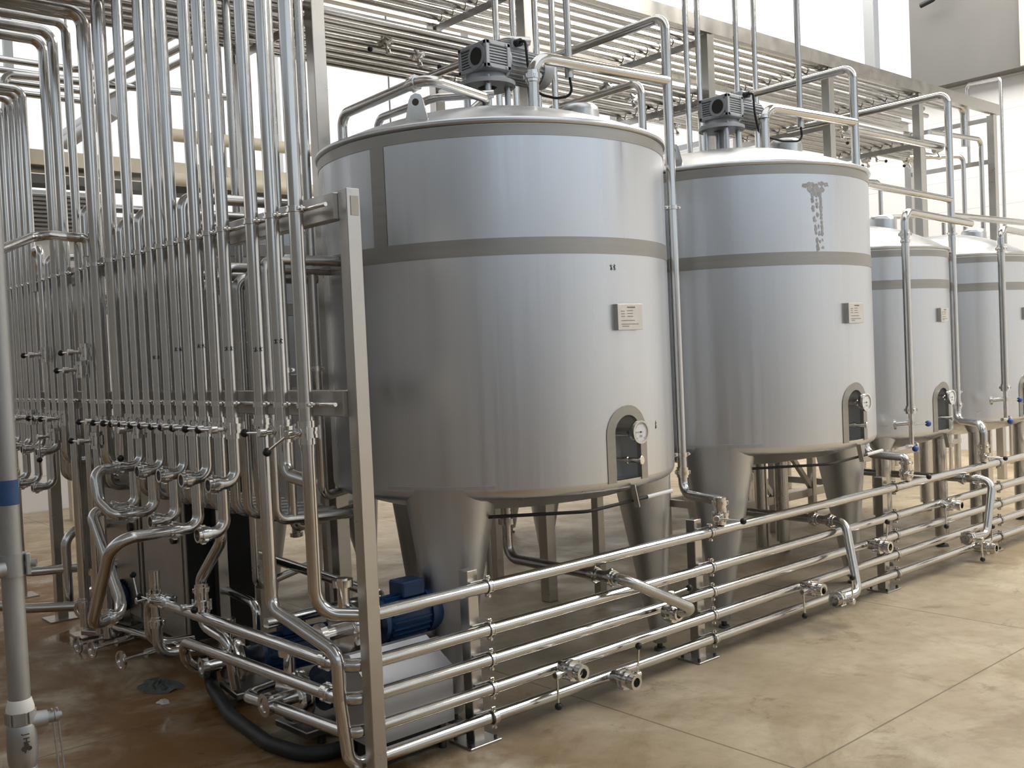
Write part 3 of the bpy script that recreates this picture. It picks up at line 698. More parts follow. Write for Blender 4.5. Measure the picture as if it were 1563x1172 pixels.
downcomer(xC, yC, ztC, 1502, 703, 5.0, 'tall downcomer pipe standing between the two smaller tanks', (1470, 640), 'between the two smaller tanks')
# sampling drops in front of the smaller tanks, with blue knobbed cocks
def sample_drop(px_top, px_bot, y, arm_x, lab):
    a = at_y(*px_top, y); bq = at_y(*px_bot, y); x = (a.x + bq.x) / 2
    pipe([(arm_x, y + .02, a.z - .03), (x, y, a.z), (x, y, bq.z)], .027, 'elbow-topped drop pipe before ' + lab, 'drop pipes in front of the smaller tanks', bend=.08, clamps=[((x, y, 2.30), (0, 0, 1), (-1, 0, 0))], unions=[((x, y, a.z - .16), (0, 0, 1)), ((x, y, bq.z), (0, 0, 1))])
    org = (x, y, bq.z); T = thing('sampling_cock', 'blue-knobbed sampling cock before ' + lab, 'valve', org, 'blue-knobbed sampling cocks')
    b = B(); b.cyl((x, y, bq.z - .012), (x, y, bq.z - .25), .016, seg=14); b.ring((x, y, bq.z - .09), (0, 0, 1), .024, .015, .03, 14); b.cyl((x, y, bq.z - .09), (x - .06, y + .10, bq.z - .10), .016, seg=12); b.ring((x - .055, y + .09, bq.z - .10), (-.06, .1, -.01), .036, .012, .016, 16)
    b.cyl((x - .07, y, bq.z - .25), (x + .05, y, bq.z - .25), .014, seg=12).ring((x + .045, y, bq.z - .25), (1, 0, 0), .024, .01, .02, 14)
    part('cock_body', b, 'bright', T, org)
    part('lever', B().cyl((x, y - .02, bq.z - .10), (x + .13, y - .05, bq.z - .105), .005, seg=8), 'bright', T, org); part('lever', B().cyl((x - .02, y - .02, bq.z - .25), (x - .07, y - .06, bq.z - .26), .005, seg=8), 'bright', T, org)
    for q in ((x + .14, y - .052, bq.z - .106), (x - .075, y - .063, bq.z - .261)): part('knob', B().sphere(q, .022, 14), 'bluecap', T, org, 'blue knob')
sample_drop((1379, 322), (1391, 625), 3.40, 7.66, 'the smaller tank next to the stained tank')
sample_drop((1525, 348), (1536, 591), 3.40, 9.12, 'the smaller tank cut off by the picture edge')
pipe([(xC, yC, armC.z + .12), (6.2, yC + .15, armC.z + .20)], .027, 'thick cross pipe from the downcomer of the smaller tanks back to the stained tank', 'cross pipes over the smaller tanks')
pipe([(xC, yC, armC.z), (11.8, yC - .1, armC.z + .03)], .027, 'cross pipe from the downcomer of the smaller tanks towards the picture edge', 'cross pipes over the smaller tanks')
zz = at_y(1360, 200, 3.58).z
pipe([(xC, yC + .06, zz - .02), (6.40, 3.70, zz + .0)], .024, 'uppermost cross pipe between the downcomers of the stained tank and the smaller tanks', 'cross pipes over the smaller tanks')
pa = at_y(1320, 225, 4.3)
# thin flexible lines strung along the tank skirts
for c, r, lab in ((CA, .887, 'the unstained large tank'), (CB, .887, 'the stained tank')):
    y = c[1] - r - .03
    b = B(); b.tube([(c[0] - .62, y + .42, .92), (c[0] - .25, y + .06, .93), (c[0] + .30, y + .04, .955)], .008, .1, 8); o = solo('thin_hose', b, 'rubber', 'thin dark hose strung under the skirt of ' + lab, 'hose', (c[0], y, .92))
    part('hose_tip', B().cyl((c[0] + .13, y + .045, .948), (c[0] + .30, y + .038, .957), .010, seg=10), 'white', o, (c[0], y, .92), 'pale hose end')

# ------------------------------------------------------------------ upright pipe rack running back from the corner
XR = 1.90; ZU, ZL, ZV = 2.23, 1.49, 1.385
org = (2.03, 3.21, 0)
T = thing('pipe_rack_frame', 'square steel tube frame whose corner upright carries a small sticker', 'rack', org)
up = part('corner_upright', B().box((2.03, 3.21, 1.145), (.06, .06, 2.29), None, .003), 'frame', T, org)
part('sticker', B().box((2.034, 3.1785, 2.225), (.034, .0012, .072)), 'sticker', up, org, 'small worn paper sticker')
part('base_plate', B().box((2.03, 3.21, .005), (.16, .16, .01), None, .002), 'frame', T, org)
for z in (ZU, ZL): part('crossbar', B().box((2.005, (3.24 + 8.2) / 2, z), (.05, 8.2 - 3.24, .10), None, .003), 'frame', T, org)
for z in (ZU, ZL):
    part('clamp_rod', B().cyl((XR + .035, 3.22, z), (XR + .035, 8.2, z), .008, seg=8), 'bright', T, org)
for px_ in (121, 78, 18):
    y_ = at_x(px_, 700, 2.05).y; part('upright', B().box((2.06, y_, 1.15), (.07, .07, 2.3), None, .003), 'frame', T, org); part('base_plate', B().box((2.06, y_, .005), (.2, .2, .01)), 'frame', T, org)

UP = 4.9
def ry(px_): return at_x(px_, 319 + .281 * (452 - px_), XR).y
def rz(px_, py_, x=XR): return at_x(px_, py_, x).z
zE = lambda px_, py_: rz(px_, py_)
# (upper clamp pixel column, radius, top kind, lower kind)
GP, GV = 'vertical pipes of the rack', 'valves along the vertical pipe rack'
zh, zl = rz(350, 736), rz(338, 812)
RACK = [(451, .0280, 'up', 'join'), (415, .0270, 'up', 'merge'), (384, .0270, 'up', 'sloped'), (340, .0265, 'up', 'high'), (319, .0265, 'up', 'low'), (298.4, .0265, 'up', 'high'), (280, .0265, 'in', 'loopB'),
    (263.8, .0265, 'up', 'high'), (246.5, .0265, 'up', 'low'), (230.4, .0265, 'up', 'high'), (214.3, .0265, 'in', 'e_low'), (199.3, .0265, 'up', 'e_high'), (186.6, .0265, 'in', 'loopA'), (170.5, .036, 'up', 'inward'), (147.5, .036, 'leftA', 'inward'),
    (133, .024, 'in', 'floor'), (121, .024, 'leftB', 'floor'), (100, .030, 'leftC', 'floor'), (86, .030, 'leftD', 'inward'), (74, .022, 'in', 'high'), (64, .022, 'u', 'low'), (51, .024, 'leftE', 'high'), (42, .024, 'leftF', 'low'), (33, .024, 'leftG', 'high'), (25, .026, 'rightH', 'low'), (16, .024, 'leftE', 'high'), (8, .024, 'leftF', 'low')]
topz = {'leftA': rz(141, 5), 'leftB': rz(106, 30), 'leftC': rz(86, 42), 'leftD': rz(72, 56), 'leftE': rz(48, 125), 'leftF': rz(38, 132), 'leftG': rz(30, 140), 'rightH': rz(22, 98)}
inz = {280: rz(285, 297), 214.3: rz(218, 320), 186.6: rz(189, 335), 133: rz(136, 312), 74: rz(77, 390)}
PY = [ry(p[0]) for p in RACK]
LOW = {'high': 'with an open elbow at waist height', 'low': 'with an open elbow at knee height', 'floor': 'running straight down to the floor skid', 'inward': 'bending inward below its valve', 'join': 'bending into the top rail', 'merge': 'curving into its neighbour below the valve',
    'sloped': 'sloping down to the lowest rail', 'loopA': 'feeding the far end of the big swing loop', 'loopB': 'feeding the near end of the big swing loop', 'e_low': 'at the low end of the small swing loop', 'e_high': 'at the high end of the small swing loop'}
for i, (p_, r, top, low) in enumerate(RACK):
    y = PY[i]; pts = []
    if top == 'up': pts = [V((XR, y, UP))]
    elif top == 'in': pts = [V((2.75, y, inz[p_])), V((XR, y, inz[p_]))]
    elif top == 'u': pts = [V((XR, y + .13, ZU - .06)), V((XR, y + .13, rz(60, 378))), V((XR, y, rz(60, 378)))]
    elif top[0] == 'l': pts = [V((-2.2, y, topz[top] + .0)), V((XR, y, topz[top]))]
    else: pts = [V((3.4, y - .2, topz[top])), V((XR, y, topz[top]))]
    cl = [((XR, y, z), (0, 0, 1), (0, -1, 0)) for z in (ZU, ZL)]; un = []
    if low == 'high': zz_ = zh + (.002 * i); pts += [V((XR, y, zz_)), V((XR - .115, y, zz_))]; un = [((XR - .10, y, zz_), (1, 0, 0))]
    elif low == 'low': zz_ = zl + (.002 * i); pts += [V((XR, y, zz_)), V((XR - .115, y, zz_))]; un = [((XR - .10, y, zz_), (1, 0, 0))]
    elif low == 'join': pts += [V((XR, y, ZV - .08))]
    elif low == 'merge': pts += [V((XR, y, 1.215)), V((XR + .02, PY[0] + .02, 1.19))]
    elif low == 'sloped': pts += [V((XR, y, rz(420, 930))), V((1.945, 3.315, .54)), V((1.945, 3.31, .34))]; un = [((XR, y, 1.44 - .02), (0, 0, 1))]
    elif low == 'floor': pts += [V((XR, y, .16))]; un = [((XR, y, .30), (0, 0, 1))]
    elif low == 'inward': pts += [V((XR, y, 1.12)), V((2.5, y + .1, 1.10))]
    else:
        zz_ = {'loopA': zl + .03, 'loopB': zl, 'e_low': zl + .03, 'e_high': zh + .02}[low]
        pts += [V((XR, y, zz_)), V((XR - .12, y, zz_))]; un = [((XR - .115, y, zz_), (1, 0, 0))]
    o = pipe(pts, r, '%s vertical pipe from the corner upright, %s' % (ORD[i], LOW[low]), GP, bend=r * 2.4, clamps=cl, unions=un)
    if low in ('high', 'low'):
        e = pts[-1]; part('open_bore', B().cyl(e + V((.001, 0, 0)), e + V((-.0015, 0, 0)), r * .9, seg=16), 'dark', o, pts[0], 'dark open end')
    if low not in ('sloped', 'floor') and p_ > 10:
        lv, st = (0, 1, -.03), (-1, 0, 0)
        if i == 0: lv, st = (0, .9, -.5), (-1, -.25, 0)
        valve((XR, y, ZV), st, lv, min(r, .027), 'butterfly valve on the %s vertical pipe from the corner upright' % ORD[i], GV, axis=(0, 0, 1))
# a second, mostly hidden row standing between the front pipes, turning inward below the upper crossbar
GB = 'back row pipes of the rack'
for n_, i in enumerate(list(range(3, 15)) + list(range(17, 24))):
    y = (PY[i] + PY[i + 1]) / 2; zt2 = 2.12 - .03 * (n_ % 3)
    pipe([V((2.55, y + .02, zt2)), V((2.115, y, zt2)), V((2.115, y, .95)), V((2.5, y, .93))], .024, '%s back-row pipe of the rack from the corner upright, standing between front pipes' % ORD[n_], GB, bend=.06, m='pipe2', seg=12)
# extra valves seen higher and lower on the far pipes
for (px_, py_, lv, lab) in ((69, 541, (0, 1, 0), 'high valve with its lever level, above the lower clamp row near the rack end'), (130, 537, (0, 1, 0), 'higher of two stacked valves above the lower clamp row'), (123, 564, (0, 1, 0), 'lower of two stacked valves above the lower clamp row'),
        (82, 665, (0, .05, -1), 'valve with a hanging lever beside the far upright'), (146, 672, (0, 1, 0), 'valve below the main valve row, before the second far upright'), (209, 655, (.1, .05, -1), 'valve with a hanging lever on the twelfth pipe'), (47, 637, (0, 1, 0), 'valve near the tapered grey standpipe, below the lower clamp row')):
    q = at_x(px_, py_, XR - .06); valve(q, (-1, 0, 0), lv, .020, lab, GV, axis=(0, 0, 1))
# swing loops plugged between the ports
i11, i12, i7, i13 = 10, 11, 6, 12
x0 = XR - .13
pE = [V((x0, PY[i12], zh + .02)), at_x(172, 716, 1.70), at_x(176, 772, 1.70), at_x(200, 794, 1.73), V((x0, PY[i11], zl + .03))]
pE[1] = V((1.66, PY[i12], zh + .02)); pE[2] = V((1.66, (PY[i11] * .35 + PY[i12] * .65), zl + .10)); pE[3] = V((1.70, PY[i11], zl + .03))
pipe(pE, .0265, 'small swing loop of pipe plugged between the eleventh and twelfth vertical pipes', 'swing loops on the rack', bend=.09)
qB = at_y(172, 822, PY[i7]); qA = at_y(139, 789, PY[i13])
qB.z = zl; qA.z = zl + .03
bB = at_x(140, 955, qB.x); bA = at_x(190, 935, qA.x + .05)
pipe([V((x0, PY[i7], zl)), qB, bB, bA, qA, V((x0, PY[i13], zl + .03))], .0275, 'big swing loop of pipe hanging low in front of the rack', 'swing loops on the rack', bend=.10, unions=[((bA + bB) / 2 * .5 + bA * .5, bA - bB) if False else (bB + (bA - bB) * .55, bA - bB)])
# pipe that crosses in front of the far rack
hA, hB, hC, hD = at_x(-40, 398, 1.60), at_x(62, 357, 1.74), at_x(112, 362, 1.80), at_x(128, 385, XR)
pipe([at_y(-60, 405, hB.y - .75), hB, hC, V((XR - .03, hC.y, hC.z)), V((XR - .03, hC.y, ZU + .05))], .026, 'bent pipe crossing in front of the far rack pipes at shoulder height', 'pipes in front of the rack', bend=.07)
# four pipes that run above the far end of the rack and turn over the aisle
for k, (y_, zpx) in enumerate(((7.5, 102), (7.62, 118), (7.74, 134), (7.86, 149))):
    z_ = rz(85, zpx + 2, 2.2); z_ = at_y(85, zpx, y_).z
    xe = at_y(128, zpx, y_).x
    pipe([V((1.2 if k else 1.6, y_, z_)), V((xe + .10 * k * .3, y_, z_)), V((xe + .10 + .05 * k, 5.9, z_ + .0)), V((xe + .10 + .05 * k, 5.0, z_))], .024, '%s from the top of four pipes turning together over the far rack' % ORD[k], 'four pipes over the far rack', bend=.12)

# ------------------------------------------------------------------ overhead rack
YA, YB_ = 4.80, 5.86; ZT = 4.17; org = (2.9, YA, 0)
T = thing('overhead_pipe_rack', 'long overhead steel rack on square posts behind the tanks', 'rack', org)
def channel(y, z, face):
    b = B(); b.box((6.25, y, z), (10.6, .006, .115)); b.box((6.25, y + face * .025, z + .055), (10.6, .05, .006)); b.box((6.25, y + face * .025, z - .055), (10.6, .05, .006)); return b
part('side_channel', channel(YA, ZT - .057, 1), 'frame', T, org); part('side_channel', channel(YB_, ZT - .057, -1), 'frame', T, org)
PXS = [2.9, 4.47, 6.38, 8.1, 9.75, 11.45]
for x in PXS:
    for y in (YA + .045, YB_ - .045):
        part('post', B().box((x, y, (ZT - .12) / 2), (.08, .08, ZT - .12), None, .003), 'frame', T, org)
    for z, w_ in ((ZT - .14, .04), (3.565, .05)):
        b = B(); b.box((x, (YA + YB_) / 2, z), (w_, YB_ - YA - .1, .005)); b.box((x - w_ / 2, (YA + YB_) / 2, z - .025), (.005, YB_ - YA - .1, .05)); part('crossbar', b, 'frame', T, org)
GU, GL = 'upper overhead pipes', 'lower overhead pipes'
rnd = random.Random(11)
for k in range(7):
    y = YA + .12 + k * .135; r = [.038, .028, .028, .024, .030, .026, .028][k]; x1 = 11.3 - rnd.random() * .8; x0_ = .6
    pts = [V((x0_, y, ZT - .115 + r)), V((x1, y, ZT - .115 + r))]
    if k == 0: pts += [V((x1, y, ZT - .5))]
    pipe(pts, r, '%s pipe on the upper tier of the overhead rack, counted from the tank side' % ORD[k], GU, m='pipe2', clamps=[((x, y, ZT - .115 + r), (1, 0, 0), (0, 0, 1)) for x in PXS[1:5]], seg=14)
for k in range(8):
    y = YA + .10 + k * .118; r = [.026, .026, .022, .028, .026, .024, .026, .026][k]; x1 = 11.2 - rnd.random() * 1.6; x0_ = 1.2 + .1 * (k % 3)
    pts = [V((x0_, y, 3.59 + r)), V((x1, y, 3.59 + r))]
    if k in (1, 4, 6, 7): pts += [V((x1, y, 2.0))]
    pipe(pts, r, '%s pipe on the lower tier of the overhead rack, counted from the tank side' % ORD[k], GL, m='pipe2', bend=.08, clamps=[((x, y, 3.59 + r), (1, 0, 0), (0, 0, 1)) for x in PXS[1:5]], seg=14)
VO = [(588, 60, 'over the flank of the unstained large tank'), (637, 86, 'just before the gearmotor of the unstained large tank'), (925, 131, 'over the vent cap of the unstained large tank'), (964, 150, 'next to the downcomer between the large tanks'), (1030, 190, 'just past the downcomer between the large tanks'),
      (1282, 196, 'above the rim of the stained tank'), (1300, 206, 'a step beyond the rim of the stained tank'), (1335, 238, 'between the stained tank and the smaller tanks'), (1322, 248, 'lowest of the cluster past the stained tank'), (1430, 228, 'over the smaller tanks'), (1385, 246, 'near the last crossbars of the rack')]
for n_, (px_, py_, lab) in enumerate(VO):
    q = at_z(px_, py_, 3.60); k = max(0, min(7, round((q.y - YA - .10) / .118))); y = YA + .10 + k * .118; q = at_y(px_, py_, y); q.z = 3.615
    valve(q, (0, -.3, -1), (-1, 0, .1) if n_ % 2 == 0 else (1, -.2, .1), .026, 'overhead valve ' + lab, 'valves on the overhead pipes')
# vertical pipes that rise past the overhead rack
YV = 4.66
for k, (px_, ref) in enumerate(((757, 40), (783, 40), (817, 40), (843, 40))):
    q = at_y(px_, ref, YV); pipe([V((q.x, YV, 5.2)), V((q.x, YV, 1.15))], .021, '%s of four vertical pipes behind the gearmotor of the unstained tank, from the corner side' % ORD[k], 'vertical pipes behind the large tanks', m='bright', seg=14)
for k, (px_, ref) in enumerate(((1046, 40), (1064, 40), (1122, 40), (1150, 40))):
    q = at_y(px_, ref, YV); pipe([V((q.x, YV, 5.2)), V((q.x, YV, 1.15))], .021, '%s of four vertical pipes behind the gearmotor of the stained tank, from the corner side' % ORD[k], 'vertical pipes behind the large tanks', m='bright', seg=14)
# inlet pipes on the corner-side large tank
zi = at_x(527, 163, 2.72).z; pe = at_x(640, 122, 2.72)
pipe([V((2.79, 4.44, dzA(2.79, 4.44) - .01)), V((2.79, 4.44, zi)), V((2.76, pe.y, zi)), V((3.2, pe.y + .1, zi - .01)), V((3.55, 4.6, zi - .01))], .0255, 'inlet pipe rising from the rim of the unstained tank, turning behind its gearmotor', 'inlet pipes on the large tank', bend=.07, unions=[((2.762, pe.y + .10, zi), (0, 1, 0))])
xq = 2.98; yq = 4.40; zj = at_x(602, 172, xq).z
pipe([V((xq, yq, dzA(xq, yq) - .01)), V((xq, yq, zj)), V((xq, 3.9, zj)), V((xq + .25, 3.75, zj + .02))], .020, 'thinner inlet pipe beside the lifting lug of the unstained large tank', 'inlet pipes on the large tank', bend=.06)
xk = 5.02; zk = at_y(1090, 145, 4.3).z
pipe([V((xk, 4.35, dzB(xk, 4.35) - .01)), V((xk, 4.35, zk)), V((xk, 5.2, zk))], .026, 'inlet pipe rising from the far side of the stained tank', 'inlet pipes on the large tank', bend=.08)
# pipe arms crossing over the corner-side tank under the overhead pipes
q0, q1 = at_y(668, 112, 4.55), at_y(770, 60, 3.9)
pipe([V((q0.x, 4.75, q0.z)), V((q0.x, 4.3, q0.z)), V((q0.x + .0, 3.95, q0.z + .03)), V((q0.x + .12, 3.9, q0.z + .03))], .022, 'short pipe arm under the overhead rack beside the gearmotor of the unstained tank', 'inlet pipes on the large tank', bend=.06)
# end of rack: conduit loop and standpipes
q = at_y(1480, 128, 7.5)
pipe([V((at_y(1476, 140, 6.0).x, 6.0, 3.9)), V((at_y(1476, 140, 6.0).x, 6.0, at_y(1477, 130, 6.0).z)), V((at_y(1527, 120, 5.3).x, 5.3, at_y(1527, 119, 5.3).z)), V((at_y(1527, 120, 5.3).x, 5.3, 0))], .022, 'thin conduit hooping over the far end of the overhead rack', 'conduits at the rack end', bend=.06, m='pipe2')
for k, (px_, py_, y) in enumerate(((1405, 214, 5.3), (1497, 213, 4.6), (1470, 238, 4.9), (1343, 278, 5.6), (1440, 330, 5.5))):
    a = at_y(px_, py_, y); L_ = [.8, -.9, .5, -.6, .7][k]
    pipe([V((a.x - abs(L_), y + (.1 if k % 2 else .35), a.z)), V((a.x, y, a.z)), V((a.x, y, 0))], .024, '%s elbowed standpipe at the far end of the overhead rack' % ORD[k], 'standpipes at the rack end', bend=.07, seg=12)
# post that stands free between the two large tanks' rear legs
pipe_y = 4.771; org = (4.725, 4.62, 0)
T = thing('support_post', 'square steel post standing on the floor behind the two large tanks', 'post', org)
part('upright', B().box((4.725, 4.62, .62), (.06, .06, 1.24), None, .003), 'frame', T, org); part('base_plate', B().box((4.725, 4.62, .005), (.16, .14, .01)), 'frame', T, org)

# ------------------------------------------------------------------ second row of tanks and frames behind
make_tank((5.99, 6.16), .887, 'large tank in the second row, glimpsed between and under the front tanks', 1.05, 2.6, [(2.08, 2.155)], None, None, ((.215, .037, .855), (rad(-150), rad(-30), rad(90))), lugs=False, detail=False)
make_tank((8.0, 6.3), .887, 'large second-row tank glimpsed behind the stained tank and the smaller tanks', 1.05, 2.5, [(2.0, 2.07)], None, None, ((.215, .037, .855), (rad(-150), rad(-30), rad(90))), lugs=False, detail=False)
make_tank((3.50, 6.45), .60, 'smaller low second-row tank seen through the pipes of the rack', .70, 2.50, [(2.3, 2.37)], None, None, ((.12, .035, .56), (rad(-140), rad(-45), rad(45), rad(135))), lugs=False, detail=False, dome_h=.16)
org = (7.2, 5.2, 0); T = thing('equipment_frame', 'low square-tube steel frame with diagonal braces behind the stained tank', 'frame', org)
for x in (6.75, 7.35, 7.95, 8.55):
    for y in (5.05, 5.75): part('leg', B().box((x, y, .55), (.06, .06, 1.1), None, .002), 'frame', T, org)
for y in (5.05, 5.75):
    for z in (.28, .95): part('rail', B().box((7.65, y, z), (1.86, .05, .07), None, .002), 'frame', T, org)
for x in (6.75, 7.35, 7.95): part('brace', B().bar((x + .03, 5.05, .90), (x + .57, 5.05, .33), .04, .04), 'frame', T, org)
for x in (6.75, 8.55):
    for z in (.28, .95): part('rail', B().box((x, 5.4, z), (.05, .66, .06)), 'frame', T, org)
for k, (x, y, lab) in enumerate(((6.64, 4.68, 'round steel column standing on the floor behind the stained tank'), (4.46, 5.45, 'thin round standpipe on the floor behind the unstained large tank'))):
    solo('round_standpipe', B().cyl((x, y, 0), (x, y, 1.25), .05 if k == 0 else .022, seg=20), 'pipe2', lab, 'post', (x, y, 0))
x, y = 4.62, 5.55
org = (x, y, 0); T = thing('support_post', 'square steel post behind the corner-side leg of the unstained large tank', 'post', org); part('upright', B().box((x, y, .6), (.065, .065, 1.2), None, .003), 'frame', T, org); part('base_plate', B().box((x, y, .005), (.16, .16, .01)), 'frame', T, org)
# low frame far behind on the far side, seen past the smaller tanks
org = (10.6, 6.0, 0); T = thing('equipment_frame', 'pale low steel frame beyond the smaller tanks, by the white cladding', 'frame', org)
for x in (9.6, 10.4, 11.2, 12.0):
    for y in (5.6, 6.4): part('leg', B().cyl((x, y, 0), (x, y, 1.15), .04, seg=14), 'pipe2', T, org)
for y in (5.6, 6.4):
    for z in (.35, .75, 1.1): part('rail', B().box((10.8, y, z), (2.5, .06, .06), None, .002), 'frame', T, org)
# a floor pipe run in the aisle behind the rack, seen low between the uprights
a0, a1 = at_x(418, 846, 3.1), at_x(600, 893, 2.9)
pipe([V((2.9, 7.9, .52)), V((2.62, 4.02, .52)), V((2.0, 4.0, .52))], .026, 'low pipe running through the aisle behind the rack and turning towards it', 'floor level pipes behind the rack', bend=.05)
pipe([V((2.62, 7.2, .40)), V((2.40, 4.9, .38)), V((2.40, 4.9, .06))], .024, 'second low aisle pipe behind the rack, ending in a short drop', 'floor level pipes behind the rack', bend=.06)
pipe([V((.9, 7.45, .58)), V((1.75, 6.6, .44)), V((2.5, 6.45, .40))], .030, 'floor-level pipe slanting from the tapered grey standpipe to the far pump', 'floor level pipes behind the rack', bend=.06)
pipe([V((.9, 7.25, .36)), V((1.7, 6.5, .24)), V((2.0, 6.35, .22))], .030, 'lower floor-level pipe slanting from the grey standpipe to the far pump', 'floor level pipes behind the rack', bend=.06)
pipe([V((1.95, 6.55, .20)), V((1.95, 6.55, .66)), V((2.4, 6.6, .68))], .030, 'hooked pipe rising over the far pump on the skid', 'floor level pipes behind the rack', bend=.10)

# ------------------------------------------------------------------ cabinets and pumps under the rack
def cabinet(x0, y0, x1, y1, z0, z1, lab, side):
    org = ((x0 + x1) / 2, (y0 + y1) / 2, 0); T = thing('control_cabinet', lab, 'cabinet', org, 'steel cabinets behind the rack')
    part('body', B().box(((x0 + x1) / 2, (y0 + y1) / 2, (z0 + z1) / 2), (x1 - x0, y1 - y0, z1 - z0), None, .006), 'cabinet', T, org)
    if side: part('side_panel', B().box(((x0 + x1) / 2, y0 - .006, (z0 + z1) / 2), (x1 - x0 - .03, .010, z1 - z0 - .03)), 'blackpaint', T, org, 'black panel')
    ym = y0 + (y1 - y0) * .5
    d = part('door', B().box((x0 - .006, ym, (z0 + z1) / 2), (.012, (y1 - y0) * .92, (z1 - z0) * .94), None, .004), 'cabinet', T, org)
    b = B()
    for k in range(5): b.box((x0 - .014, ym + .05, z1 - .20 - k * .028), (.006, .17, .013))
    part('louvre', b, 'dark', d, org); part('latch', B().cyl((x0 - .012, y0 + .09, (z0 + z1) / 2), (x0 - .035, y0 + .09, (z0 + z1) / 2), .028, seg=18), 'dark', d, org)
    for yy in (y0 + .05, y1 - .05):
        for xx in (x0 + .04, x1 - .04): part('foot', B().cyl((xx, yy, 0), (xx, yy, z0 + .01), .022, seg=12), 'dark', T, org)
cabinet(2.24, 5.42, 2.66, 6.02, .10, 1.28, 'steel cabinet with a black side panel behind the swing loops', True)
cabinet(2.24, 6.08, 2.66, 6.68, .10, 1.28, 'steel cabinet with a louvred door, beyond the black-sided one', False)

def pump(x, y, z, d, lab, base=True, blue='bluemotor', L_=.62):
    """centrifugal pump: volute at (x, y, z), motor stretching along unit direction d"""
    d = V(d).normalized(); p = V((x, y, z)); sd = V((-d.y, d.x, 0)); org = (x, y, 0); T = thing('pump', lab, 'pump', org, 'pumps under the pipe rack')
    b = B(); b.lathe([[(0, -.02), (.10, -.02)], [(.10, -.02), (.115, -.01), (.115, .05), (.10, .06)], [(.10, .06), (.06, .09), (.06, .16)]], p, d, 32); b.cyl(p - d * .13, p - d * .01, .032, seg=18); b.ring(p - d * .12, d, .05, .03, .03, 20)
    b.cyl(p + V((0, 0, .08)), p + V((0, 0, .22)), .026, seg=16); b.ring(p + V((0, 0, .2)), (0, 0, 1), .045, .025, .03, 18); part('volute', b, 'bright', T, org)
    b = B(); b.lathe([[(0, .15), (.10, .15)], [(.10, .15), (.10, .17)], [(.10, .17), (.085, .18), (.085, L_ - .1)], [(.085, L_ - .1), (.10, L_ - .1)], [(.10, L_ - .1), (.10, L_ - .02), (.085, L_)], [(.085, L_), (0, L_)]], p, d, 32)
    for k in range(20):
        a = 2 * PI * k / 20; e = V((0, 0, 1)) * math.sin(a) + sd * math.cos(a); b.bar(p + d * .19 + e * .09, p + d * (L_ - .11) + e * .09, .005, .022, up=e)
    m = part('motor', b, blue, T, org, 'dark blue ribbed motor' if blue == 'bluemotor' else None)
    q = p + d * .33 + V((0, 0, .12)); part('terminal_box', B().box(q, (.12, .11, .07), basis(d, sd, (0, 0, 1)), .006), blue, m, org)
    if base:
        b = B(); q = p + d * .3; b.box((q.x, q.y, .06), (.62, .26, .03), basis(d, sd, (0, 0, 1)), .004); part('skid', b, 'frame', T, org)
        for u in (.08, .52):
            for s_ in (-.1, .1): q = p + d * u + sd * s_; part('foot', B().cyl((q.x, q.y, 0), (q.x, q.y, .05), .02, .014, seg=10), 'dark', T, org)
            q = p + d * (u * .7 + .15); part('saddle', B().box((q.x, q.y, (.07 + z - .07) / 2), (.03, .16, max(.02, z - .14)), basis(d, sd, (0, 0, 1))), 'frame', T, org)
    return T
pump(2.10, 4.62, .20, (1, -.12, 0), 'pump with a blue motor at the end of the middle rail pipe')
pump(2.06, 3.92, .20, (1, .05, 0), 'pump with a blue motor behind the looped rail pipes and the corner upright')
pump(2.02, 6.25, .24, (.9, .5, 0), 'far pump with a blue motor on a skid beside the rack uprights')
pump(2.19, 3.66, .515, (1, .02, 0), 'raised blue motor and pump behind the white-topped box', base=False, L_=.5)
part_x = None
org = (2.5, 3.66, 0); T = thing('pump_stand', 'low steel stand carrying the raised pump behind the white-topped box', 'stand', org)
for xx in (2.36, 2.70): part('leg', B().box((xx, 3.75, .195), (.04, .04, .39)), 'frame', T, org)
part('top_plate', B().box((2.52, 3.70, .395), (.44, .2, .012)), 'frame', T, org)
# white-topped guard box behind the rails
f0, f1, tb = at_y(566, 1050, 3.365), at_y(690, 1013, 3.365), at_y(646, 966, 3.53)
x0_, x1_ = f0.x - .01, f1.x; zf = (f0.z + f1.z) / 2; zt_ = tb.z; org = ((x0_ + x1_) / 2, 3.44, 0)
T = thing('guard_box', 'pale steel box with a sloping top behind the rail pipes by the corner upright', 'box', org)
b = B(); sec = [(3.365, .11), (3.365, zf), (3.50, zt_), (3.545, zt_ - .005), (3.545, .11)]
va = [b.bm.verts.new((x0_, yy, zz_)) for yy, zz_ in sec]; vb = [b.bm.verts.new((x1_ - (.03 if 1 < i < 4 else 0), yy, zz_)) for i, (yy, zz_) in enumerate(sec)]
b._f(va); b._f(vb[::-1])
for i in range(5): b._f((va[i], va[(i + 1) % 5], vb[(i + 1) % 5], vb[i]))
part('casing', b, 'boxsteel', T, org)
for xx in (x0_ + .05, x1_ - .05):
    for yy in (3.39, 3.52): part('foot', B().cyl((xx, yy, 0), (xx, yy, .115), .016, seg=10), 'dark', T, org)
part('underbox_shade', B().box(((x0_ + x1_) / 2, 3.46, .06), (x1_ - x0_ - .06, .12, .1)), 'blackpaint', T, org, 'black block painted as shade under the box')  # black block added to paint the shade in the gap under the box
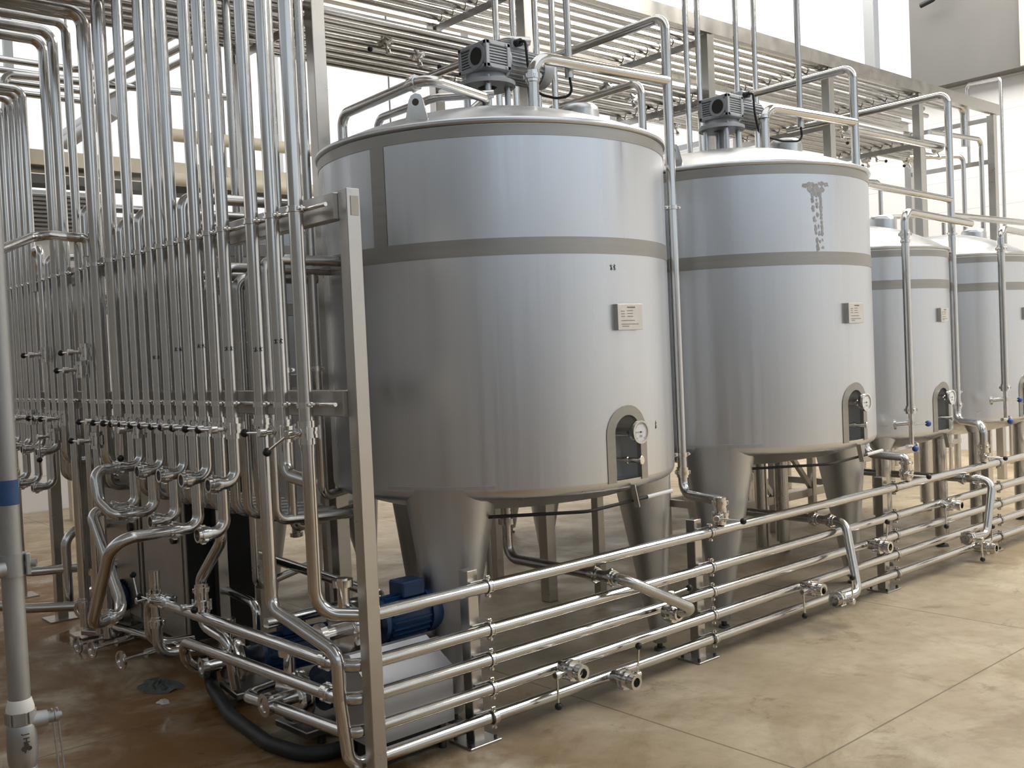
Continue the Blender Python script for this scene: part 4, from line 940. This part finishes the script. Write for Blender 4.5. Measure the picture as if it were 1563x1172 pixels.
# valve tree below the rack with a slanting feed pipe
xv = 1.98; s0, s1 = at_x(338, 826, xv), at_x(306, 884, xv)
pipe([s0 + V((0, 0, .06)), s0, s1, V((xv, s1.y, s1.z - .10)), V((xv, s1.y, s1.z - .22)), V((xv + .02, s1.y - .22, s1.z - .26)), V((xv + .05, s1.y - .22, .14))], .026, 'slanting feed pipe from the lower elbow down to the valve tree', 'valve tree under the rack', bend=.06, unions=[((xv, s1.y, s1.z - .05), (0, 0, 1)), ((xv, s1.y, s1.z - .15), (0, 0, 1))])
valve((xv, s1.y, s1.z - .12), (-1, 0, 0), (0, -1, .1), .026, 'valve on the slanting feed pipe under the rack', 'valve tree under the rack', axis=(0, 0, 1))
q = at_x(240, 960, 1.97)
pipe([V((1.97, q.y, .60)), V((1.97, q.y, .16)), V((2.2, q.y - .05, .14))], .028, 'short standing pipe with a union under the end of the second rail', 'valve tree under the rack', bend=.08, unions=[((1.97, q.y, .33), (0, 0, 1))])
valve(V((1.97, q.y, .46)), (-1, 0, 0), (0, .3, 1), .026, 'valve with its lever raised at the end of the second rail', 'valve tree under the rack', axis=(0, 0, 1))
valve(V((1.97, q.y - .16, .46)), (-1, 0, .3), (0, 1, 0), .024, 'valve with a level lever beside the end of the second rail', 'valve tree under the rack', axis=(0, 1, 0))
# handwheels near the floor
for k, (px_, py_) in enumerate(((119, 984), (141, 990), (185, 1008))):
    q = at_x(px_, py_, 1.86); org = tuple(q); T = thing('handwheel_valve', '%s of three small steel handwheels near the floor, counted from the far pump' % ORD[k], 'valve', org, 'handwheels near the floor')
    part('handwheel', B().ring(q, (1, .15, 0), .052, .040, .012, 28).cyl(q - V((.003, 0, 0)), q + V((.003, 0, 0)), .041, seg=24), 'bright', T, org); part('spindle', B().cyl(q, q + V((.16, .03, 0)), .009, seg=10), 'bright', T, org)
    part('bonnet', B().cyl(q + V((.14, .02, 0)), q + V((.24, .04, 0)), .024, seg=14), 'pipe2', T, org)
pipe([V((2.10, 6.5, at_x(141, 990, 1.86).z)), V((2.10, 5.2, .17))], .024, 'low manifold pipe behind the handwheels', 'floor level pipes behind the rack')
# black hose curling on the floor under the rails
hp = [at_z(320, 1015, .16), at_z(322, 1045, .05), at_z(352, 1092, .034), at_z(410, 1135, .034), at_z(475, 1155, .034), V((2.25, 3.45, .034)), V((2.5, 3.62, .034))]
hp[5] = V((2.2, 3.62, .034)); hp[6] = V((2.5, 3.80, .034))
solo('rubber_hose', B().tube(hp, .032, .22, 14), 'rubber', 'thick black rubber hose curling on the floor under the rail pipes', 'hose', hp[2])
# crumpled rag and paper scrap on the floor
def crumple(name, px_, py_, sx, sy, h, m, lab, cat, seed):
    rnd = random.Random(seed); c = at_z(px_, py_, 0); b = B(); n, k = 18, 5; rows = []
    top = b.bm.verts.new(c + V((0, 0, h * .8)))
    for j in range(1, k + 1):
        row = []
        for i in range(n):
            a = 2 * PI * i / n; q = j / k * (1 + rnd.uniform(-.22, .22)); hh = h * (1 - (j / k) ** 1.5) * rnd.uniform(.35, 1.25) if j < k else .002
            row.append(b.bm.verts.new(c + V((sx * q * math.cos(a), sy * q * math.sin(a), max(.002, hh)))))
        rows.append(row)
    for i in range(n): b._f((top, rows[0][i], rows[0][(i + 1) % n]))
    for j in range(k - 1):
        for i in range(n): b._f((rows[j][i], rows[j + 1][i], rows[j + 1][(i + 1) % n], rows[j][(i + 1) % n]))
    solo(name, b, m, lab, cat, c)
crumple('cleaning_rag', 245, 1047, .10, .14, .035, 'rag', 'crumpled dark grey rag lying on the wet floor', 'rag', 4)
crumple('paper_scrap', 249, 1072, .03, .04, .018, 'paper', 'small crumpled white scrap on the wet floor near the rag', 'scrap', 8)

# ------------------------------------------------------------------ grey standpipe with a cast ball valve close to the camera
PXg, PYg = .552, 2.215; org = (PXg, PYg, 0)
zof = lambda py_: at_y(22, py_, PYg).z
T = thing('standpipe', 'grey galvanised standpipe with blue tape and a cast valve at its foot', 'pipe', org)
part('upright_pipe', B().cyl((PXg, PYg, zof(1100)), (PXg, PYg, 4.2), .0212, seg=28), 'galv', T, org)
part('tape_band', B().ring((PXg, PYg, (zof(731) + zof(769)) / 2), (0, 0, 1), .0219, .021, zof(731) - zof(769), 28), 'bluetape', T, org, 'blue tape band')
zc = zof(861); b = B(); b.ring((PXg, PYg, zc), (0, 0, 1), .027, .02, .045, 24); b.cyl((PXg + .024, PYg - .012, zc), (PXg + .042, PYg - .022, zc), .009, seg=6); b.box((PXg + .026, PYg - .018, zc), (.010, .014, .045), None, .002); part('pipe_coupling', b, 'galv', T, org)
part('side_pipe', B().cyl((PXg - .02, PYg - .03, zof(863)), (PXg - .9, PYg - .05, zof(863) + .01), .015, seg=18), 'galv', T, org)
z1 = zof(1084); z2 = zof(1160)
b = B(); b.lathe([[(.0215, .005), (.0265, .0)], [(.0265, 0), (.026, -.030)], [(.026, -.030), (.028, -.034), (.0295, -.06), (.0295, -.095), (.028, -.11), (.0245, -.12)], [(.0245, -.12), (.026, -.123), (.026, -.16)], [(.026, -.16), (0, -.16)]], (PXg, PYg, z1), (0, 0, 1), 32)
zb_ = zof(1106); bd = V((.72, -.10, .0)).normalized(); b.cyl((PXg, PYg, zb_), V((PXg, PYg, zb_)) + bd * .050, .020, .016, seg=20).cyl(V((PXg, PYg, zb_)) + bd * .050, V((PXg, PYg, zb_)) + bd * .062, .012, seg=6)
vb_ = part('cast_valve_body', b, 'galv', T, org)
b = B()
for k in range(6):
    a = k * PI / 3 + .2; e = V((math.cos(a), math.sin(a), 0)); b.box(V((PXg, PYg, z1 - .015)) + e * .0262, (.003, .023, .024), Matrix.Rotation(a, 3, 'Z'))
part('hex_collar', b, 'galv', vb_, org)
b = B(); hv = []
for k in range(29):
    a = 2 * PI * k / 28; hv.append(a)
b.lathe([[(.0212, .022), (.0228, .020), (.0268, .004), (.027, -.004)]], (PXg, PYg, z1), (0, 0, 1), 28); part('thread_tape', b, 'whitetape', T, org, 'ragged white thread tape')
hb = V((PXg, PYg, zb_)) + bd * .063
b = B(); b.cyl(hb - bd * .004, hb + bd * .014, .008, seg=6); b.cyl(hb, hb + bd * .009, .012, seg=20)
sdv = V((-bd.y, bd.x, 0))
for off in (-.004, .006): b.bar(hb + bd * off + V((0, 0, .016)), hb + bd * (off + .012) + V((0, 0, -.20)), .012, .003, up=bd)
part('lever', b, 'galv', T, org)
part('lower_pipe', B().cyl((PXg, PYg, 0), (PXg, PYg, z1 - .15), .0212, seg=24), 'galv', T, org)
# raised cast letters and clover on the valve body, reading downwards; dark colour stands in for their shadow
fr = (V((0, 0, 1.65)) - V((PXg, PYg, 1.65))); fr = (fr.normalized() + V((.25, 0, 0))).normalized(); sdx = V((-fr.y, fr.x, 0))
def mark(nm, me_or_b, z, size):
    pass
for ch, z_ in (('J', zof(1118)), ('H', zof(1127))):
    cu = bpy.data.curves.new('cast_letter', 'FONT'); cu.body = ch; cu.size = .017; cu.extrude = .0012; cu.align_x = 'CENTER'; cu.align_y = 'CENTER'
    to = bpy.data.objects.new('tmp', cu); COL.objects.link(to); bpy.context.view_layer.update()
    me = bpy.data.meshes.new_from_object(to.evaluated_get(bpy.context.evaluated_depsgraph_get())); bpy.data.objects.remove(to)
    me.name = 'cast_letter'; me.materials.clear(); me.materials.append(M['dark'])
    o = bpy.data.objects.new('cast_letter', me); COL.objects.link(o); o.parent = vb_
    rm = basis(V((0, 0, -1)), sdx, fr); o.matrix_local = Matrix.Translation(V((PXg, PYg, z_)) + fr * .0303 - V(org)) @ rm.to_4x4()
b = B(); ce = V((PXg, PYg, zof(1138))) + fr * .0294
for u, w_ in ((0, .005), (.0052, -.0025), (-.0052, -.0025)): b.cyl(ce + sdx * u + V((0, 0, w_)), ce + sdx * u + V((0, 0, w_)) + fr * .002, .0047, seg=14)
b.bar(ce + V((0, 0, 0)), ce + V((0, 0, -.011)) + sdx * -.003, .0025, .003, up=fr); part('cast_clover', b, 'dark', vb_, org)

# ------------------------------------------------------------------ things on the far wall, seen between the rack pipes
zg0 = at_y(100, 250, 11.6).z
org = (3.5, 11.6, zg0); T = thing('service_walkway', 'pale beige service walkway high along the back cladding, behind the rack', 'walkway', org)
part('deck_edge', B().box((4.0, 11.6, zg0), (5.0, .5, .16)), 'beige', T, org); part('pipe_tray', B().box((4.0, 11.55, zg0 - .22), (5.0, .3, .10)), 'dark', T, org)
for x in (2.6, 3.62, 5.2): part('support_leg', B().box((x, 11.7, zg0 / 2 - .04), (.12, .12, zg0 - .08)), 'beige', T, org)
for k, (py_, r_) in enumerate(((219, .075), (283, .075))):
    z_ = at_y(380, py_, 11.2).z; o = pipe([V((4.6, 11.2, z_)), V((8.6, 11.2, z_))], r_, ('upper' if k == 0 else 'lower') + ' of two thick beige pipes along the back cladding', 'beige pipes on the back cladding', m='beige')
    for x_ in (5.4, 7.8): part('hanger_rod', B().cyl((x_, 11.2, z_), (x_, 11.2, ZC), .012, seg=8), 'mullion', o, (4.6, 11.2, z_))
z_ = at_y(80, 320, 12.5).z
b = B()
for k in range(9): b.box((3.95, 12.66, z_ - .2 + k * .05), (.9, .05, .022), Matrix.Rotation(.5, 3, 'X'))
b.box((3.95, 12.72, z_), (1.0, .03, .52)); solo('wall_louvre', b, 'mullion', 'grey louvred grille on the back cladding behind the rack', 'grille', (3.95, 12.72, z_))
for k in range(2):
    p0, p1 = at_y(101, 207 + 11 * k, 11.0), at_y(140, 181 + 11 * k, 9.6)
    o = pipe([p0, p1, p1 + (p1 - p0) * .8], .07, ('upper' if k == 0 else 'lower') + ' of two pale ducts slanting across the back windows', 'pale slanting ducts', m='boxsteel')
    for t_ in (.25, 1.5): q = p0 + (p1 - p0) * t_; part('hanger_rod', B().cyl(q, (q.x, q.y, ZC), .012, seg=8), 'mullion', o, p0)
# standing pipes and a service frame glimpsed behind the near rack pipes
for k, (px_, x_, z0_, z1_) in enumerate(((369, 2.45, .45, 4.0), (431, 2.20, .9, 4.9), (478, 2.45, 1.0, 4.0))):
    q = at_x(px_, 470, x_); o = pipe([V((x_, q.y, z1_)), V((x_, q.y, z0_)), V((x_ + .5, q.y + .3, z0_))], .022, '%s of three standing pipes just behind the rack pipes near the corner upright' % ORD[k], 'standing pipes behind the rack', m='pipe2', clamps=[((x_, q.y, 1.62), (0, 0, 1), (1, 0, 0))])
org = (2.7, 5.35, 0); T = thing('equipment_frame', 'square-tube service frame behind the rack pipes, before the low second-row tank', 'frame', org)
for x_ in (2.42, 3.12): part('upright', B().box((x_, 5.35, 1.25), (.06, .06, 2.5), None, .003), 'frame', T, org)
for py_ in (383, 472, 582): part('rail', B().box((2.77, 5.33, at_y(430, py_, 5.3).z), (.72, .05, .075), None, .003), 'frame', T, org)
# handwritten marks in black marker on some pipes and on the unstained tank
def scribble(c, f, r, parent, org, seed, chars=2, h=.022):
    rnd = random.Random(seed); f = V(f).normalized(); s_ = V((-f.y, f.x, 0)); b = B(); w_ = .016
    for ch in range(chars):
        o_ = (ch - (chars - 1) / 2) * w_ * 1.25
        for (u0, v0, u1, v1) in [(-.5, .15, .5, .25), (0, .5, -.02, -.5), (-.4, -.4, 0, .1), (0, .1, .45, -.4), (-.45, .45 - .9 * rnd.random(), .3, .4 - .8 * rnd.random())]:
            def P(u, v):
                t = o_ + (u + rnd.uniform(-.08, .08)) * w_
                return V(c) + (f * math.cos(t / r) + s_ * math.sin(t / r)) * (r + .0006) + V((0, 0, v * h))
            b.bar(P(u0, v0), P(u1, v1), .0022, .0008, up=f)
    part('marker_writing', b, 'ink', parent, org, 'black handwritten marks')
rp = [o for o in bpy.data.objects if o.get('group') == GP]
for i, py_ in ((1, 521), (2, 533), (3, 532), (5, 528), (7, 533), (9, 545)):
    z_ = rz(RACK[i][0] + 10, py_); scribble((XR, PY[i], z_), (-.46, -.89, 0), RACK[i][1], rp[i], (rp[i].location.x, rp[i].location.y, rp[i].location.z), i)
scribble((CA[0], CA[1], 2.02), (math.cos(rad(-93.5)), math.sin(rad(-93.5)), 0), .887, tA, (CA[0], CA[1], 0), 21, 2, .03)
scribble((CA[0], CA[1], 1.28), (math.cos(rad(-75)), math.sin(rad(-75)), 0), .887, tA, (CA[0], CA[1], 0), 22, 1, .04)
for o in bpy.data.objects:
    if 'label' in o and len(str(o['label']).split()) > 16: print('LONG', len(o['label'].split()), o['label'])
